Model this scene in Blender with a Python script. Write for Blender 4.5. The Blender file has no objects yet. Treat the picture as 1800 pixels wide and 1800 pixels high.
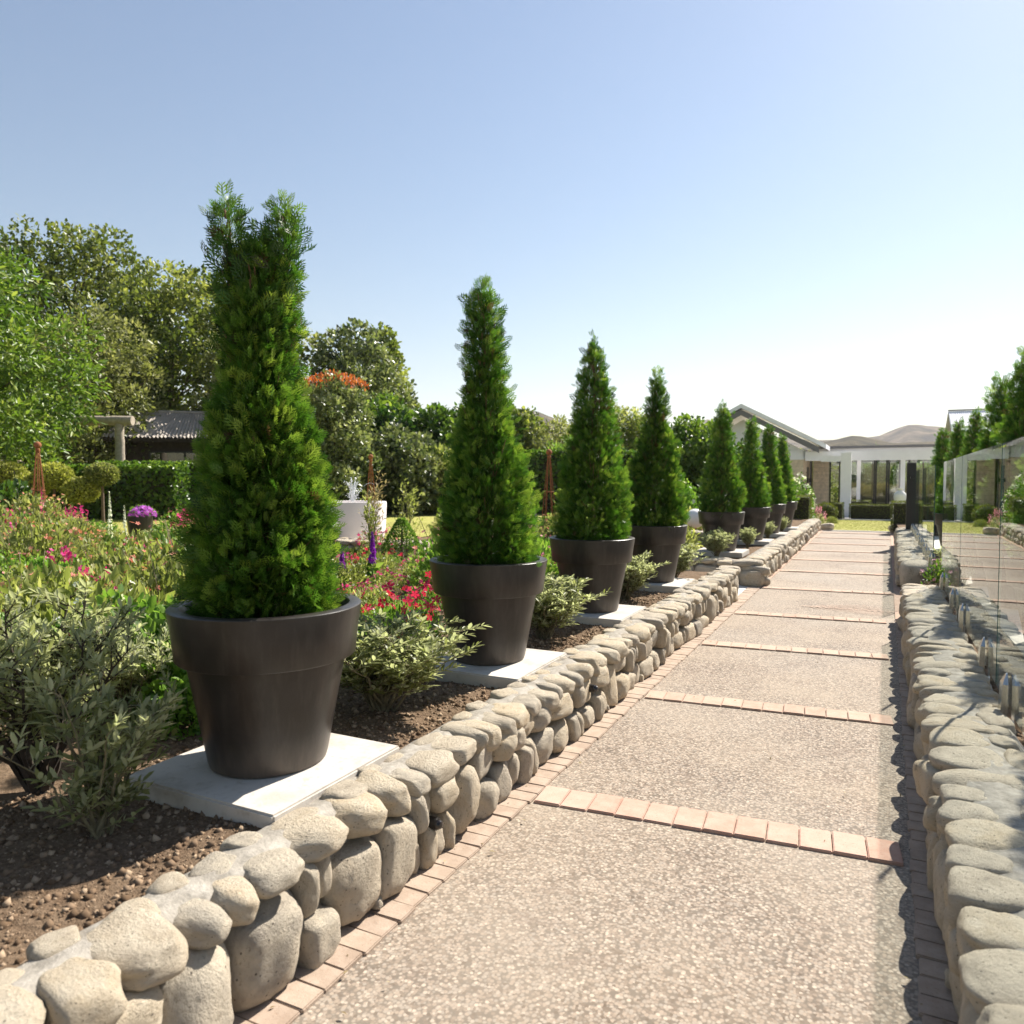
import bpy, bmesh, math, random
import numpy as np
from mathutils import Vector, Matrix, noise
R = math.radians

# ------------------------------------------------------------------ camera, sky, sun, exposure
S = bpy.context.scene
col = S.collection
CAM_H = 1.65
cam_d = bpy.data.cameras.new('camera')
cam = bpy.data.objects.new('camera', cam_d); col.objects.link(cam)
cam.location = (0, 0, CAM_H)
cam.rotation_euler = (R(90 - 2.4226), 0, R(26.2114))
cam_d.sensor_width = 36; cam_d.lens = 26.0
cam_d.clip_start = 0.05; cam_d.clip_end = 20000
cam_d.dof.use_dof = True; cam_d.dof.focus_distance = 5.0; cam_d.dof.aperture_fstop = 3.2
S.camera = cam

SUN_AZ, SUN_EL = 19.0, 44.0          # azimuth measured from +Y (along the path) towards +X
w = bpy.data.worlds.new('World'); S.world = w; w.use_nodes = True
nt = w.node_tree; bg = nt.nodes['Background']
sky = nt.nodes.new('ShaderNodeTexSky'); sky.sky_type = 'NISHITA'; sky.sun_disc = False
sky.sun_elevation = R(SUN_EL); sky.sun_rotation = R(SUN_AZ)
sky.air_density = 1.35; sky.dust_density = 0.4; sky.ozone_density = 1.7
nt.links.new(sky.outputs[0], bg.inputs[0]); bg.inputs[1].default_value = 0.053

sd = bpy.data.lights.new('sun', 'SUN'); sd.energy = 5.0; sd.angle = R(0.53); sd.color = (1.0, .94, .85)
sun = bpy.data.objects.new('sun', sd); col.objects.link(sun)
sv = Vector((math.sin(R(SUN_AZ))*math.cos(R(SUN_EL)), math.cos(R(SUN_AZ))*math.cos(R(SUN_EL)), math.sin(R(SUN_EL))))
sun.rotation_euler = sv.to_track_quat('Z', 'Y').to_euler(); sun.location = (6, 10, 20)

S.view_settings.view_transform = 'Standard'; S.view_settings.look = 'None'
S.view_settings.gamma = 1; S.view_settings.exposure = 1.28
S.render.engine = 'CYCLES'
S.cycles.max_bounces = 6; S.cycles.diffuse_bounces = 3; S.cycles.glossy_bounces = 3; S.cycles.transmission_bounces = 3; S.cycles.transparent_max_bounces = 12; S.cycles.volume_bounces = 0

rng = np.random.default_rng(7); random.seed(7)

# ------------------------------------------------------------------ materials
MATS = {}
class NB:
    def __init__(s, name):
        s.m = bpy.data.materials.new(name); s.m.use_nodes = True
        s.t = s.m.node_tree; s.p = s.t.nodes['Principled BSDF']; s.out = s.t.nodes['Material Output']
    def n(s, typ, **kw):
        n = s.t.nodes.new('ShaderNode' + typ)
        for k, v in kw.items(): setattr(n, k, v)
        return n
    def l(s, a, b): s.t.links.new(a, b)
    def pos(s, kind='Object'):
        if kind == 'World': return s.n('NewGeometry').outputs['Position']
        return s.n('TexCoord').outputs['Object']
    def noise(s, scale, detail=4, rough=.55, vec=None):
        n = s.n('TexNoise'); n.inputs['Scale'].default_value = scale
        n.inputs['Detail'].default_value = detail; n.inputs['Roughness'].default_value = rough
        s.l(vec if vec is not None else s.pos('World'), n.inputs['Vector']); return n.outputs['Fac']
    def ramp(s, fac, stops):
        r = s.n('ValToRGB'); e = r.color_ramp.elements
        while len(e) < len(stops): e.new(.5)
        for q, (p, c) in zip(e, stops):
            q.position = p; q.color = (*c, 1)
        s.l(fac, r.inputs[0]); return r.outputs[0]
    def mix(s, fac, a, b, mode='MIX'):
        m = s.n('Mix', data_type='RGBA', blend_type=mode)
        for v, i in ((fac, 0), (a, 6), (b, 7)):
            if hasattr(v, 'is_output'): s.l(v, m.inputs[i])
            else: m.inputs[i].default_value = v if i == 0 else (*v, 1)
        return m.outputs[2]
    def bump(s, h, strength=.3, dist=.01, prev=None):
        b = s.n('Bump'); b.inputs['Strength'].default_value = strength; b.inputs['Distance'].default_value = dist
        s.l(h, b.inputs['Height'])
        if prev is not None: s.l(prev, b.inputs['Normal'])
        s.l(b.outputs[0], s.p.inputs['Normal']); return b.outputs[0]
    def col(s, c):
        if hasattr(c, 'is_output'): s.l(c, s.p.inputs['Base Color'])
        else: s.p.inputs['Base Color'].default_value = (*c, 1)
    def rough(s, v): s.p.inputs['Roughness'].default_value = v
    def spec(s, v): s.p.inputs['Specular IOR Level'].default_value = v
    def done(s, key): MATS[key] = s.m; return s.m

def leaf_mat(key, dark, mid, light, rough=.45, spec=.4, trans=.35, back=None):
    b = NB(key); a = b.n('Attribute', attribute_name='tint')
    info = b.n('ObjectInfo')
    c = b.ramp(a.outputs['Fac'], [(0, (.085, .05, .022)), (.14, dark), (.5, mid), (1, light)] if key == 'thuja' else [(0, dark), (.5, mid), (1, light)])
    hs = b.n('HueSaturation'); b.l(c, hs.inputs['Color'])
    mr = b.n('MapRange'); mr.inputs[3].default_value = .85; mr.inputs[4].default_value = 1.15
    b.l(info.outputs['Random'], mr.inputs[0]); b.l(mr.outputs[0], hs.inputs['Value'])
    c = hs.outputs[0]
    if back is not None:
        g = b.n('NewGeometry'); c = b.mix(g.outputs['Backfacing'], c, back)
    b.col(c); b.rough(rough); b.spec(spec)
    tr = b.n('BsdfTranslucent')
    tc = b.mix(.5, c, (.9, 1.0, .25), 'MULTIPLY'); br = b.n('HueSaturation'); br.inputs['Value'].default_value = 1.7
    b.l(tc, br.inputs['Color']); b.l(br.outputs[0], tr.inputs['Color'])
    ms = b.n('MixShader'); ms.inputs[0].default_value = trans
    b.l(b.p.outputs[0], ms.inputs[1]); b.l(tr.outputs[0], ms.inputs[2]); b.l(ms.outputs[0], b.out.inputs[0])
    return b.done(key)

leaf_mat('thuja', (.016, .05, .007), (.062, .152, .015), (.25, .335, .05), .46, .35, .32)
leaf_mat('laurel', (.014, .04, .008), (.075, .145, .018), (.25, .33, .05), .36, .45, .34)
leaf_mat('evergreen', (.03, .05, .010), (.12, .155, .03), (.34, .35, .09), .42, .35, .34)
leaf_mat('willow', (.035, .075, .010), (.11, .18, .022), (.30, .34, .075), .42, .4, .35)
leaf_mat('olive_tree', (.06, .075, .02), (.19, .205, .065), (.37, .36, .15), .45, .35, .34)
leaf_mat('limegreen', (.13, .15, .02), (.30, .31, .06), (.5, .46, .15), .5, .3, .35)
leaf_mat('photinia', (.03, .055, .02), (.14, .17, .06), (.34, .35, .18), .38, .45, .32)
leaf_mat('sage', (.06, .075, .022), (.20, .215, .085), (.42, .42, .23), .45, .4, .42, back=(.36, .37, .25))
leaf_mat('silver', (.17, .18, .10), (.33, .34, .21), (.52, .52, .37), .6, .2, .42)
leaf_mat('brightleaf', (.04, .095, .012), (.12, .22, .03), (.28, .38, .08), .45, .35, .4)
leaf_mat('softleaf', (.08, .105, .025), (.21, .235, .065), (.42, .40, .17), .5, .3, .4)
leaf_mat('boxhedge', (.03, .045, .008), (.09, .11, .016), (.26, .27, .04), .5, .3, .25)
leaf_mat('yewball', (.03, .045, .008), (.09, .11, .016), (.22, .23, .035), .5, .3, .25)
leaf_mat('drystem', (.14, .10, .05), (.26, .20, .11), (.4, .33, .2), .6, .2, .3)
leaf_mat('hydrangea', (.25, .3, .24), (.42, .47, .40), (.6, .63, .58), .6, .2, .3)
def petal(key, a, bcol, trans=.3): leaf_mat(key, a, tuple((x+y)/2 for x, y in zip(a, bcol)), bcol, .55, .2, trans)
petal('p_red', (.42, .008, .05), (.62, .04, .13)); petal('p_magenta', (.45, .01, .16), (.65, .05, .28))
petal('p_pink', (.55, .14, .17), (.75, .33, .33)); petal('p_coral', (.5, .12, .09), (.7, .33, .24))
petal('p_white', (.7, .7, .62), (.85, .85, .8)); petal('p_purple', (.16, .01, .32), (.3, .04, .5))
petal('p_lilac', (.3, .32, .62), (.5, .5, .78)); petal('p_violet', (.35, .06, .45), (.5, .14, .6))
petal('p_orange', (.42, .07, .02), (.6, .2, .06)); petal('p_rose', (.5, .16, .32), (.72, .36, .5))

def bark(key, a, c):
    b = NB(key); f = b.noise(22, 5); b.col(b.ramp(f, [(.3, a), (.7, c)])); b.rough(.9); b.bump(f, .5, .01); b.done(key)
bark('bark', (.055, .035, .022), (.16, .11, .075)); bark('stem', (.10, .085, .045), (.2, .17, .10))
bark('greenstem', (.08, .11, .03), (.15, .18, .06)); bark('darkbark', (.03, .022, .016), (.07, .05, .035))
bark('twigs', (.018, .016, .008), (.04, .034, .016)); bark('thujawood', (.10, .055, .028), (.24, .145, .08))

# river stone
b = NB('stone'); inf = b.n('ObjectInfo'); oc = b.pos()
vadd = b.n('VectorMath', operation='ADD'); b.l(oc, vadd.inputs[0])
cx = b.n('CombineXYZ'); ml = b.n('Math', operation='MULTIPLY'); ml.inputs[1].default_value = 57.
b.l(inf.outputs['Random'], ml.inputs[0]); b.l(ml.outputs[0], cx.inputs[0]); b.l(ml.outputs[0], cx.inputs[1]); b.l(cx.outputs[0], vadd.inputs[1])
base = b.ramp(inf.outputs['Random'], [(0, (.52, .42, .29)), (.2, (.58, .465, .31)), (.4, (.47, .395, .295)), (.6, (.40, .355, .29)), (.8, (.56, .455, .32)), (1, (.32, .285, .24))])
f1 = b.noise(1.7, 5, .6, vadd.outputs[0]); f2 = b.noise(9, 6, .7, vadd.outputs[0]); f3 = b.noise(38, 3, .6, vadd.outputs[0])
c = b.mix(b.ramp(f1, [(.35, (0, 0, 0)), (.7, (1, 1, 1))]), base, (.60, .52, .40))
c = b.mix(b.ramp(f2, [(.30, (1, 1, 1)), (.42, (0, 0, 0))]), c, (.24, .20, .15))
c = b.mix(b.ramp(f1, [(.25, (.85, .85, .85)), (.34, (0, 0, 0))]), c, (.18, .16, .13))
v = b.n('TexVoronoi'); v.inputs['Scale'].default_value = 4.5; b.l(vadd.outputs[0], v.inputs['Vector']); c = b.mix(b.ramp(v.outputs['Distance'], [(.07, (1, 1, 1)), (.13, (0, 0, 0))]), c, (.09, .075, .06))
c = b.mix(b.ramp(f3, [(.22, (1, 1, 1)), (.3, (0, 0, 0))]), c, (.12, .10, .08))
b.col(c); b.rough(.82); b.spec(.25); nb = b.bump(f2, .6, .08); b.bump(f3, .45, .03, nb); b.done('stone')
# wall mortar
b = NB('mortar'); f = b.noise(14, 6, .65); f2 = b.noise(90, 3)
c = b.ramp(f, [(.3, (.20, .18, .15)), (.55, (.33, .30, .255)), (.8, (.44, .41, .36))]); b.col(c); b.rough(.95); b.spec(.1)
nb = b.bump(f, .6, .02); b.bump(f2, .4, .004, nb); b.done('mortar')
# exposed aggregate path
b = NB('aggregate'); P_ = b.pos('World')
v = b.n('TexVoronoi'); v.inputs['Scale'].default_value = 80; b.l(P_, v.inputs['Vector'])
sep = b.n('SeparateColor'); b.l(v.outputs['Color'], sep.inputs[0])
c = b.ramp(sep.outputs[0], [(0, (.09, .062, .043)), (.22, (.205, .155, .115)), (.5, (.325, .252, .19)), (.75, (.27, .228, .185)), (1, (.47, .385, .30))])
c = b.mix(b.ramp(v.outputs['Distance'], [(.45, (0, 0, 0)), (.8, (1, 1, 1))]), c, (.12, .095, .073))
big = b.noise(1.1, 4, .6); c = b.mix(b.ramp(big, [(.35, (0, 0, 0)), (.75, (.5, .5, .5))]), c, (.36, .295, .22))
big2 = b.noise(.5, 3, .5); c = b.mix(b.ramp(big2, [(.45, (0, 0, 0)), (.8, (.35, .35, .35))]), c, (.32, .30, .265))
dk = b.noise(4, 4, .6); c = b.mix(b.ramp(dk, [(.22, (.5, .5, .5)), (.42, (0, 0, 0))]), c, (.15, .11, .085))
b.col(c); b.rough(.85); b.spec(.25); b.bump(v.outputs['Distance'], -.9, .006); b.done('aggregate')
# brick pavers
def brick_mat(key, c0, c1):
    b = NB(key); inf = b.n('ObjectInfo'); base = b.ramp(inf.outputs['Random'], [(0, c0), (1, c1)])
    f = b.noise(11, 6, .7); f2 = b.noise(120, 3, .6); c = b.mix(b.ramp(f, [(.4, (0, 0, 0)), (.75, (.6, .6, .6))]), base, (.50, .40, .32))
    c = b.mix(b.ramp(f2, [(.28, (.7, .7, .7)), (.4, (0, 0, 0))]), c, (.25, .16, .11))
    b.col(c); b.rough(.85); b.spec(.2); nb = b.bump(f2, .4, .003); b.bump(f, .3, .008, nb); b.done(key)
brick_mat('brick', (.37, .24, .175), (.43, .30, .225)); brick_mat('edge_brick', (.295, .22, .165), (.345, .265, .20)); brick_mat('pale_brick', (.42, .25, .185), (.49, .31, .24))
# soil
b = NB('soil'); f = b.noise(7, 8, .7); f2 = b.noise(60, 5, .7); c = b.ramp(f2, [(.3, (.07, .045, .028)), (.55, (.17, .115, .075)), (.8, (.30, .22, .15))])
c = b.mix(b.ramp(f, [(.4, (0, 0, 0)), (.7, (.5, .5, .5))]), c, (.25, .185, .125)); b.col(c); b.rough(1); b.spec(.05)
nb = b.bump(f2, .9, .012); b.bump(f, .8, .04, nb); b.done('soil')
b = NB('clod'); f = b.noise(45, 4); a = b.n('Attribute', attribute_name='tint')
c = b.ramp(a.outputs['Fac'], [(0, (.10, .065, .04)), (.6, (.21, .145, .095)), (1, (.36, .27, .185))]); b.col(c); b.rough(1); b.spec(.05); b.bump(f, .5, .006); b.done('clod')
# lawn
b = NB('lawn'); f = b.noise(.6, 4, .6); f2 = b.noise(40, 4, .7); c = b.ramp(f2, [(.3, (.24, .25, .05)), (.7, (.42, .40, .12))])
c = b.mix(b.ramp(f, [(.4, (0, 0, 0)), (.75, (.6, .6, .6))]), c, (.38, .33, .13)); b.col(c); b.rough(.9); b.spec(.1); b.bump(f2, .8, .03); b.done('lawn')
b = NB('grassblade'); a = b.n('Attribute', attribute_name='tint'); b.col(b.ramp(a.outputs['Fac'], [(0, (.24, .26, .04)), (1, (.5, .47, .14))])); b.rough(.7); b.spec(.2); b.done('grassblade')
b = NB('field'); f = b.noise(.02, 6, .6); b.col(b.ramp(f, [(.35, (.16, .15, .06)), (.65, (.27, .22, .12))])); b.rough(1); b.spec(0); b.done('field')
b = NB('hill'); f = b.noise(.011, 9, .7); c = b.ramp(f, [(.38, (.03, .035, .02)), (.5, (.09, .08, .045)), (.64, (.2, .16, .1))]); b.col(c); b.rough(1); b.spec(0); b.bump(f, 1, 20); b.done('hill')
# planter
b = NB('planter'); oc = b.pos(); f = b.noise(5, 6, .65, oc); mp = b.n('Mapping'); mp.inputs['Scale'].default_value = (9, 9, .9); b.l(oc, mp.inputs[0])
f2 = b.noise(3, 5, .6, mp.outputs[0]); f3 = b.noise(70, 3, .6, oc)
c = b.ramp(f, [(.3, (.020, .0168, .0147)), (.7, (.036, .0305, .0265))]); c = b.mix(b.ramp(f2, [(.48, (0, 0, 0)), (.75, (.35, .35, .35))]), c, (.078, .066, .056))
sx = b.n('SeparateXYZ'); b.l(oc, sx.inputs[0]); ma = b.n('MapRange'); ma.inputs[1].default_value = .16; ma.inputs[2].default_value = 0; b.l(sx.outputs[2], ma.inputs[0])
mu = b.n('Math', operation='MULTIPLY'); b.l(ma.outputs[0], mu.inputs[0]); b.l(f2, mu.inputs[1]); c = b.mix(mu.outputs[0], c, (.14, .11, .085))
b.col(c); b.spec(.4); b.l(b.ramp(f, [(.3, (.30,)*3), (.7, (.42,)*3)]), b.p.inputs['Roughness']); nb = b.bump(f3, .08, .003); b.bump(f, .12, .02, nb); b.done('planter')
b = NB('compost'); f = b.noise(60, 5, .7); b.col(b.ramp(f, [(.3, (.02, .014, .01)), (.7, (.07, .05, .035))])); b.rough(1); b.bump(f, 1, .02); b.done('compost')
def plain(key, c, rough=.6, spec=.3, var=.12, scale=6, bump=.1, metal=0):
    b = NB(key); f = b.noise(scale, 5, .6)
    b.col(b.ramp(f, [(.3, tuple(x*(1-var) for x in c)), (.7, tuple(min(1, x*(1+var)) for x in c))])); b.rough(rough); b.spec(spec)
    b.p.inputs['Metallic'].default_value = metal
    if bump: b.bump(f, bump, .01)
    return b.done(key)
b = NB('slab'); oc = b.pos(); f = b.noise(3.2, 6, .65); f2 = b.noise(26, 5, .65); f3 = b.noise(9, 5, .6)
c = b.ramp(f, [(.3, (.36, .32, .275)), (.5, (.49, .45, .40)), (.75, (.55, .51, .46))]); c = b.mix(b.ramp(f2, [(.3, (.55,)*3), (.45, (0, 0, 0))]), c, (.34, .29, .235))
c = b.mix(b.ramp(f3, [(.62, (0, 0, 0)), (.75, (.6,)*3)]), c, (.33, .27, .21)); b.col(c); b.rough(.9); b.spec(.15); nb = b.bump(f2, .35, .006); b.bump(f3, .2, .01, nb); b.done('slab')
plain('concrete', (.62, .575, .52), .85, .2, .12, 9, .25); plain('paving', (.48, .45, .41), .85, .2, .12, 3, .1)
plain('white_paint', (.82, .80, .81), .55, .3, .04, 3, 0); plain('white_render', (.72, .66, .63), .7, .3, .04, 4, .05)
plain('grey_trim', (.17, .16, .155), .55, .3, .1, 4, 0); plain('black_frame', (.018, .016, .015), .4, .4, .2, 4, 0)
plain('roof_light', (.84, .83, .84), .5, .4, .06, 2, 0); plain('roof_grey', (.33, .285, .24), .7, .25, .18, 3, .05)
plain('rafter', (.30, .24, .19), .7, .2, .15, 5, .1); plain('clad_stone', (.66, .54, .385), .85, .2, .22, 5, .5)
plain('clad_joint', (.42, .36, .28), .95, .1, .1, 5, .1); plain('tan_render', (.6, .47, .35), .85, .1, .08, 4, .1)
plain('shed_wood', (.045, .034, .027), .8, .2, .3, 8, .3); plain('log', (.36, .305, .24), .85, .2, .25, 9, .5)
plain('rust', (.27, .10, .04), .85, .3, .35, 25, .2, 0); plain('steel', (.62, .60, .56), .22, .5, .08, 8, 0, 1)
plain('interior', (.22, .20, .17), .8, .1, .2, 2, 0); plain('timber_floor', (.3, .27, .24), .7, .2, .15, 4, 0)
plain('white_vase', (.76, .74, .73), .5, .3, .03, 5, .05); plain('black_plastic', (.012, .01, .01), .2, .5, .1, 9, 0)
# glass (clear pane with a faint green cast; reflection grows at grazing angles)
def glass_mat(key, tint, ior=1.5, extra=0.0):
    b = NB(key); b.t.nodes.remove(b.p)
    fr = b.n('Fresnel'); gm_ = b.n('NewGeometry'); mr = b.n('MapRange'); mr.inputs[3].default_value = ior; mr.inputs[4].default_value = 1/ior; b.l(gm_.outputs['Backfacing'], mr.inputs[0]); b.l(mr.outputs[0], fr.inputs['IOR'])
    tr = b.n('BsdfTransparent'); tr.inputs[0].default_value = (*tint, 1)
    gl = b.n('BsdfGlossy'); gl.inputs['Roughness'].default_value = .0; gl.inputs[0].default_value = (.95, .98, .96, 1)
    ad = b.n('Math', operation='ADD', use_clamp=True); ad.inputs[1].default_value = extra; b.l(fr.outputs[0], ad.inputs[0])
    bk = b.n('Math', operation='SUBTRACT'); bk.inputs[0].default_value = 1; b.l(gm_.outputs['Backfacing'], bk.inputs[1]); mf = b.n('Math', operation='MULTIPLY'); b.l(ad.outputs[0], mf.inputs[0]); b.l(bk.outputs[0], mf.inputs[1])
    ms = b.n('MixShader'); b.l(mf.outputs[0], ms.inputs[0]); b.l(tr.outputs[0], ms.inputs[1]); b.l(gl.outputs[0], ms.inputs[2]); b.l(ms.outputs[0], b.out.inputs[0])
    b.done(key)
glass_mat('fence_glass', (.96, .985, .97), 1.5); glass_mat('window_glass', (.82, .85, .80), 1.5, .06)
b = NB('glass_edge'); b.col((.03, .09, .07)); b.rough(.2); b.done('glass_edge')
b = NB('water'); b.col((.85, .88, .9)); b.rough(.15); b.p.inputs['Transmission Weight'].default_value = .3; b.done('water')

# ------------------------------------------------------------------ object helpers
def tag(o, label=None, cat=None, group=None, kind=None):
    for k, v in (('label', label), ('category', cat), ('group', group), ('kind', kind)):
        if v: o[k] = v
    return o
def link(name, me, parent=None, mat=None):
    o = bpy.data.objects.new(name, me); col.objects.link(o)
    if mat is not None and me is not None and not me.materials: me.materials.append(MATS[mat])
    if parent is not None: o.parent = parent
    if name in ('flowers', 'new_shoots', 'fern_inlay'): o['kind'] = 'stuff'
    return o
def empty(name, loc=(0, 0, 0), rz=0, label=None, cat=None, group=None):
    o = bpy.data.objects.new(name, None); col.objects.link(o); o.location = loc; o.rotation_euler = (0, 0, rz); o.empty_display_size = .1
    return tag(o, label, cat, group)
def np_mesh(name, V, F, mat, tint=None, smooth=False):
    V = np.asarray(V, np.float32).reshape(-1, 3); F = np.asarray(F, np.int32); k = F.shape[1]
    me = bpy.data.meshes.new(name); me.vertices.add(len(V)); me.vertices.foreach_set('co', V.ravel())
    me.loops.add(F.size); me.loops.foreach_set('vertex_index', F.ravel()); me.polygons.add(len(F))
    me.polygons.foreach_set('loop_start', np.arange(0, F.size, k, dtype=np.int32))
    if smooth: me.polygons.foreach_set('use_smooth', np.ones(len(F), bool))
    if tint is not None:
        a = me.attributes.new('tint', 'FLOAT', 'POINT'); a.data.foreach_set('value', np.asarray(tint, np.float32))
    me.update(calc_edges=True); me.materials.append(MATS[mat]); return me
class MB:
    """collects simple solids into one mesh"""
    def __init__(s): s.v = []; s.f = []
    def add(s, V, F):
        o = len(s.v); s.v += [tuple(p) for p in V]; s.f += [tuple(i+o for i in f) for f in F]; return s
    def box(s, x0, x1, y0, y1, z0, z1):
        V = [(x, y, z) for z in (z0, z1) for y in (y0, y1) for x in (x0, x1)]
        return s.add(V, [(0, 2, 3, 1), (4, 5, 7, 6), (0, 1, 5, 4), (2, 6, 7, 3), (0, 4, 6, 2), (1, 3, 7, 5)])
    def bar(s, a, b, r0, r1=None, n=6):
        a = Vector(a); b = Vector(b); r1 = r0 if r1 is None else r1; d = (b-a).normalized()
        u = d.orthogonal().normalized(); v = d.cross(u); V = []
        for p, r in ((a, r0), (b, r1)):
            V += [p + (u*math.cos(2*math.pi*i/n) + v*math.sin(2*math.pi*i/n))*r for i in range(n)]
        return s.add(V, [(i, (i+1) % n, n+(i+1) % n, n+i) for i in range(n)] + [tuple(range(n))[::-1], tuple(range(n, 2*n))])
    def lathe(s, prof, n=48, close=True):
        V = []; F = []
        for r, z in prof: V += [(r*math.cos(2*math.pi*i/n), r*math.sin(2*math.pi*i/n), z) for i in range(n)]
        for j in range(len(prof)-1):
            for i in range(n): F.append((j*n+i, j*n+(i+1) % n, (j+1)*n+(i+1) % n, (j+1)*n+i))
        if close:
            F.append(tuple(range(n))[::-1]); F.append(tuple(range((len(prof)-1)*n, len(prof)*n)))
        return s.add(V, F)
    def mesh(s, name, mat, smooth=False, bevel=0):
        me = bpy.data.meshes.new(name); me.from_pydata(s.v, [], s.f)
        if bevel:
            bm = bmesh.new(); bm.from_mesh(me); bmesh.ops.bevel(bm, geom=bm.edges, offset=bevel, segments=2, affect='EDGES'); bm.to_mesh(me); bm.free()
        if smooth:
            for p in me.polygons: p.use_smooth = True
            me.set_sharp_from_angle(angle=R(40))
        me.update(); me.materials.append(MATS[mat]); return me
    def build(s, name, mat, parent=None, smooth=False, bevel=0): return link(name, s.mesh(name, mat, smooth, bevel), parent)
def grid(x0, x1, y0, y1, step, zf):
    nx = max(2, int((x1-x0)/step)+1); ny = max(2, int((y1-y0)/step)+1)
    V = [(x, y, zf(x, y)) for y in np.linspace(y0, y1, ny) for x in np.linspace(x0, x1, nx)]
    F = [(j*nx+i, j*nx+i+1, (j+1)*nx+i+1, (j+1)*nx+i) for j in range(ny-1) for i in range(nx-1)]
    return V, F
def copy_tree(o, parent=None):
    c = o.copy(); col.objects.link(c); c.parent = parent
    for ch in o.children: copy_tree(ch, c)
    return c

# ------------------------------------------------------------------ foliage kit
def unit(a): return a/np.maximum(np.linalg.norm(a, axis=-1, keepdims=True), 1e-9)
def frames(d, up):
    d = unit(d); r = unit(np.cross(d, up)); n = np.cross(r, d)
    return np.stack([r, d, n], axis=-1)            # columns: side, axis, normal
def scatter(tv, tf, M, T, scale):
    tv = np.asarray(tv); tf = np.asarray(tf); N = len(T)
    V = np.einsum('nij,kj->nki', M*np.asarray(scale).reshape(-1, 1, 1), tv) + T[:, None, :]
    F = tf[None] + (np.arange(N)*len(tv))[:, None, None]
    return V.reshape(-1, 3), F.reshape(-1, tf.shape[1])
LEAF = (np.array([(0, 0, 0), (.22, .45, .06), (0, 1, -.05), (-.22, .45, .06)]), np.array([(0, 1, 2), (0, 2, 3)]))
WLEAF = (np.array([(0, 0, 0), (.36, .4, .08), (.2, .8, .04), (0, 1, -.06), (-.2, .8, .04), (-.36, .4, .08)]), np.array([(0, 1, 2), (0, 2, 3), (0, 3, 4), (0, 4, 5)]))
NLEAF = (np.array([(0, 0, 0), (.07, .4, .02), (0, 1, -.12), (-.07, .4, .02)]), np.array([(0, 1, 2), (0, 2, 3)]))
OLEAF = (np.array([(0, 0, 0), (.15, .3, .05), (.14, .7, .03), (0, 1, -.05), (-.14, .7, .03), (-.15, .3, .05)]), np.array([(0, 1, 2), (0, 2, 3), (0, 3, 4), (0, 4, 5)]))
def _spray():
    V = []; F = []
    def dia(p, d, L, wd):
        p = np.array(p); d = np.array(d)/np.linalg.norm(d); s = np.array((d[1], -d[0], 0)); o = len(V)
        for q in (p, p+d*L*.55+s*wd, p+d*L+(0, 0, -.03), p+d*L*.55-s*wd): V.append(q)
        F.append((o, o+1, o+2)); F.append((o, o+2, o+3))
    dia((0, 0, 0), (0, 1, 0), 1, .042)
    for y, L, an in ((.08, .55, 44), (.28, .55, 40), (.48, .46, 36), (.68, .32, 34)):
        for sg in (-1, 1):
            yy = y+(.08 if sg > 0 else 0); d = (sg*math.sin(R(an)), math.cos(R(an)), -.1); dia((0, yy, 0), d, L, .04)
            if y < .4: dia((d[0]*L*.5, yy+d[1]*L*.5, -.02), (sg*math.sin(R(an-34)), math.cos(R(an-34)), .1), L*.5, .03)
    return np.array(V), np.array(F)
SPRAY = _spray()
def _flower(n=5, wd=.5):
    V = []; F = []
    for i in range(n):
        a = 2*math.pi*i/n; d = np.array((math.cos(a), math.sin(a), 0)); s = np.array((-d[1], d[0], 0)); o = len(V)
        V += [np.array((0, 0, -.12)), d*.6+s*wd*.62+(0, 0, .05), d+(0, 0, -.02), d*.6-s*wd*.62+(0, 0, .05)]
        F += [(o, o+1, o+2), (o, o+2, o+3)]
    return np.array(V), np.array(F)
FLOWER = _flower()
def rdir(n, zmin=-1):
    v = rng.normal(size=(n, 3)); v = unit(v)
    if zmin > -1: v[:, 2] = np.where(v[:, 2] < zmin, -v[:, 2], v[:, 2])
    return v
def leaves(name, mat, pts, dirs, ups, size, tint, tpl=LEAF, parent=None):
    V, F = scatter(*tpl, frames(dirs, ups), pts, size)
    me = np_mesh(name, V, F, mat, np.repeat(np.clip(tint, 0, 1), len(tpl[0])))
    return me if parent is False else link(name, me, parent)

def crown_arrays(blobs, n, size, shell=.35, up=.5, tuft=1):
    """leaf clumps spread over a set of ellipsoids (centre, radii)"""
    area = np.array([r[0]*r[1]+r[1]*r[2]+r[0]*r[2] for c, r in blobs]); cnt = np.maximum((n*area/area.sum()).astype(int), 3)
    P, D, U, T = [], [], [], []
    C = np.array([c for c, r in blobs]); RR = np.array([r for c, r in blobs])
    for i, k in enumerate(cnt):
        m = max(1, k//tuft); d = rdir(m); rad = 1 - shell*rng.random(m)**1.8 + .1*rng.normal(size=m)*.6
        p = C[i] + d*RR[i]*rad[:, None]
        q = (p[:, None, :]-C[None])/RR[None]; ins = (np.sum(q*q, -1) < .42); ins[:, i] = False
        keep = ~ins.any(1); p = p[keep]; d = d[keep]
        nn = unit(d/RR[i]); t0 = .45 + .16*rng.normal(size=len(p)) + .13*nn[:, 2] + .12*rng.normal()  # upward-facing leaves tinted lighter: sunlit tops put into the colour
        for j in range(tuft):
            jit = rng.normal(size=p.shape)
            P.append(p + jit*size*.45*(j > 0)); D.append(unit(nn*.5 + jit*.6 + np.array((0, 0, up*.6))))
            U.append(unit(nn + rng.normal(size=p.shape)*.55 + np.array((0, 0, .35)))); T.append(t0 + .10*rng.normal(size=len(p)))
    return np.concatenate(P), np.concatenate(D), np.concatenate(U), np.concatenate(T)

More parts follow.
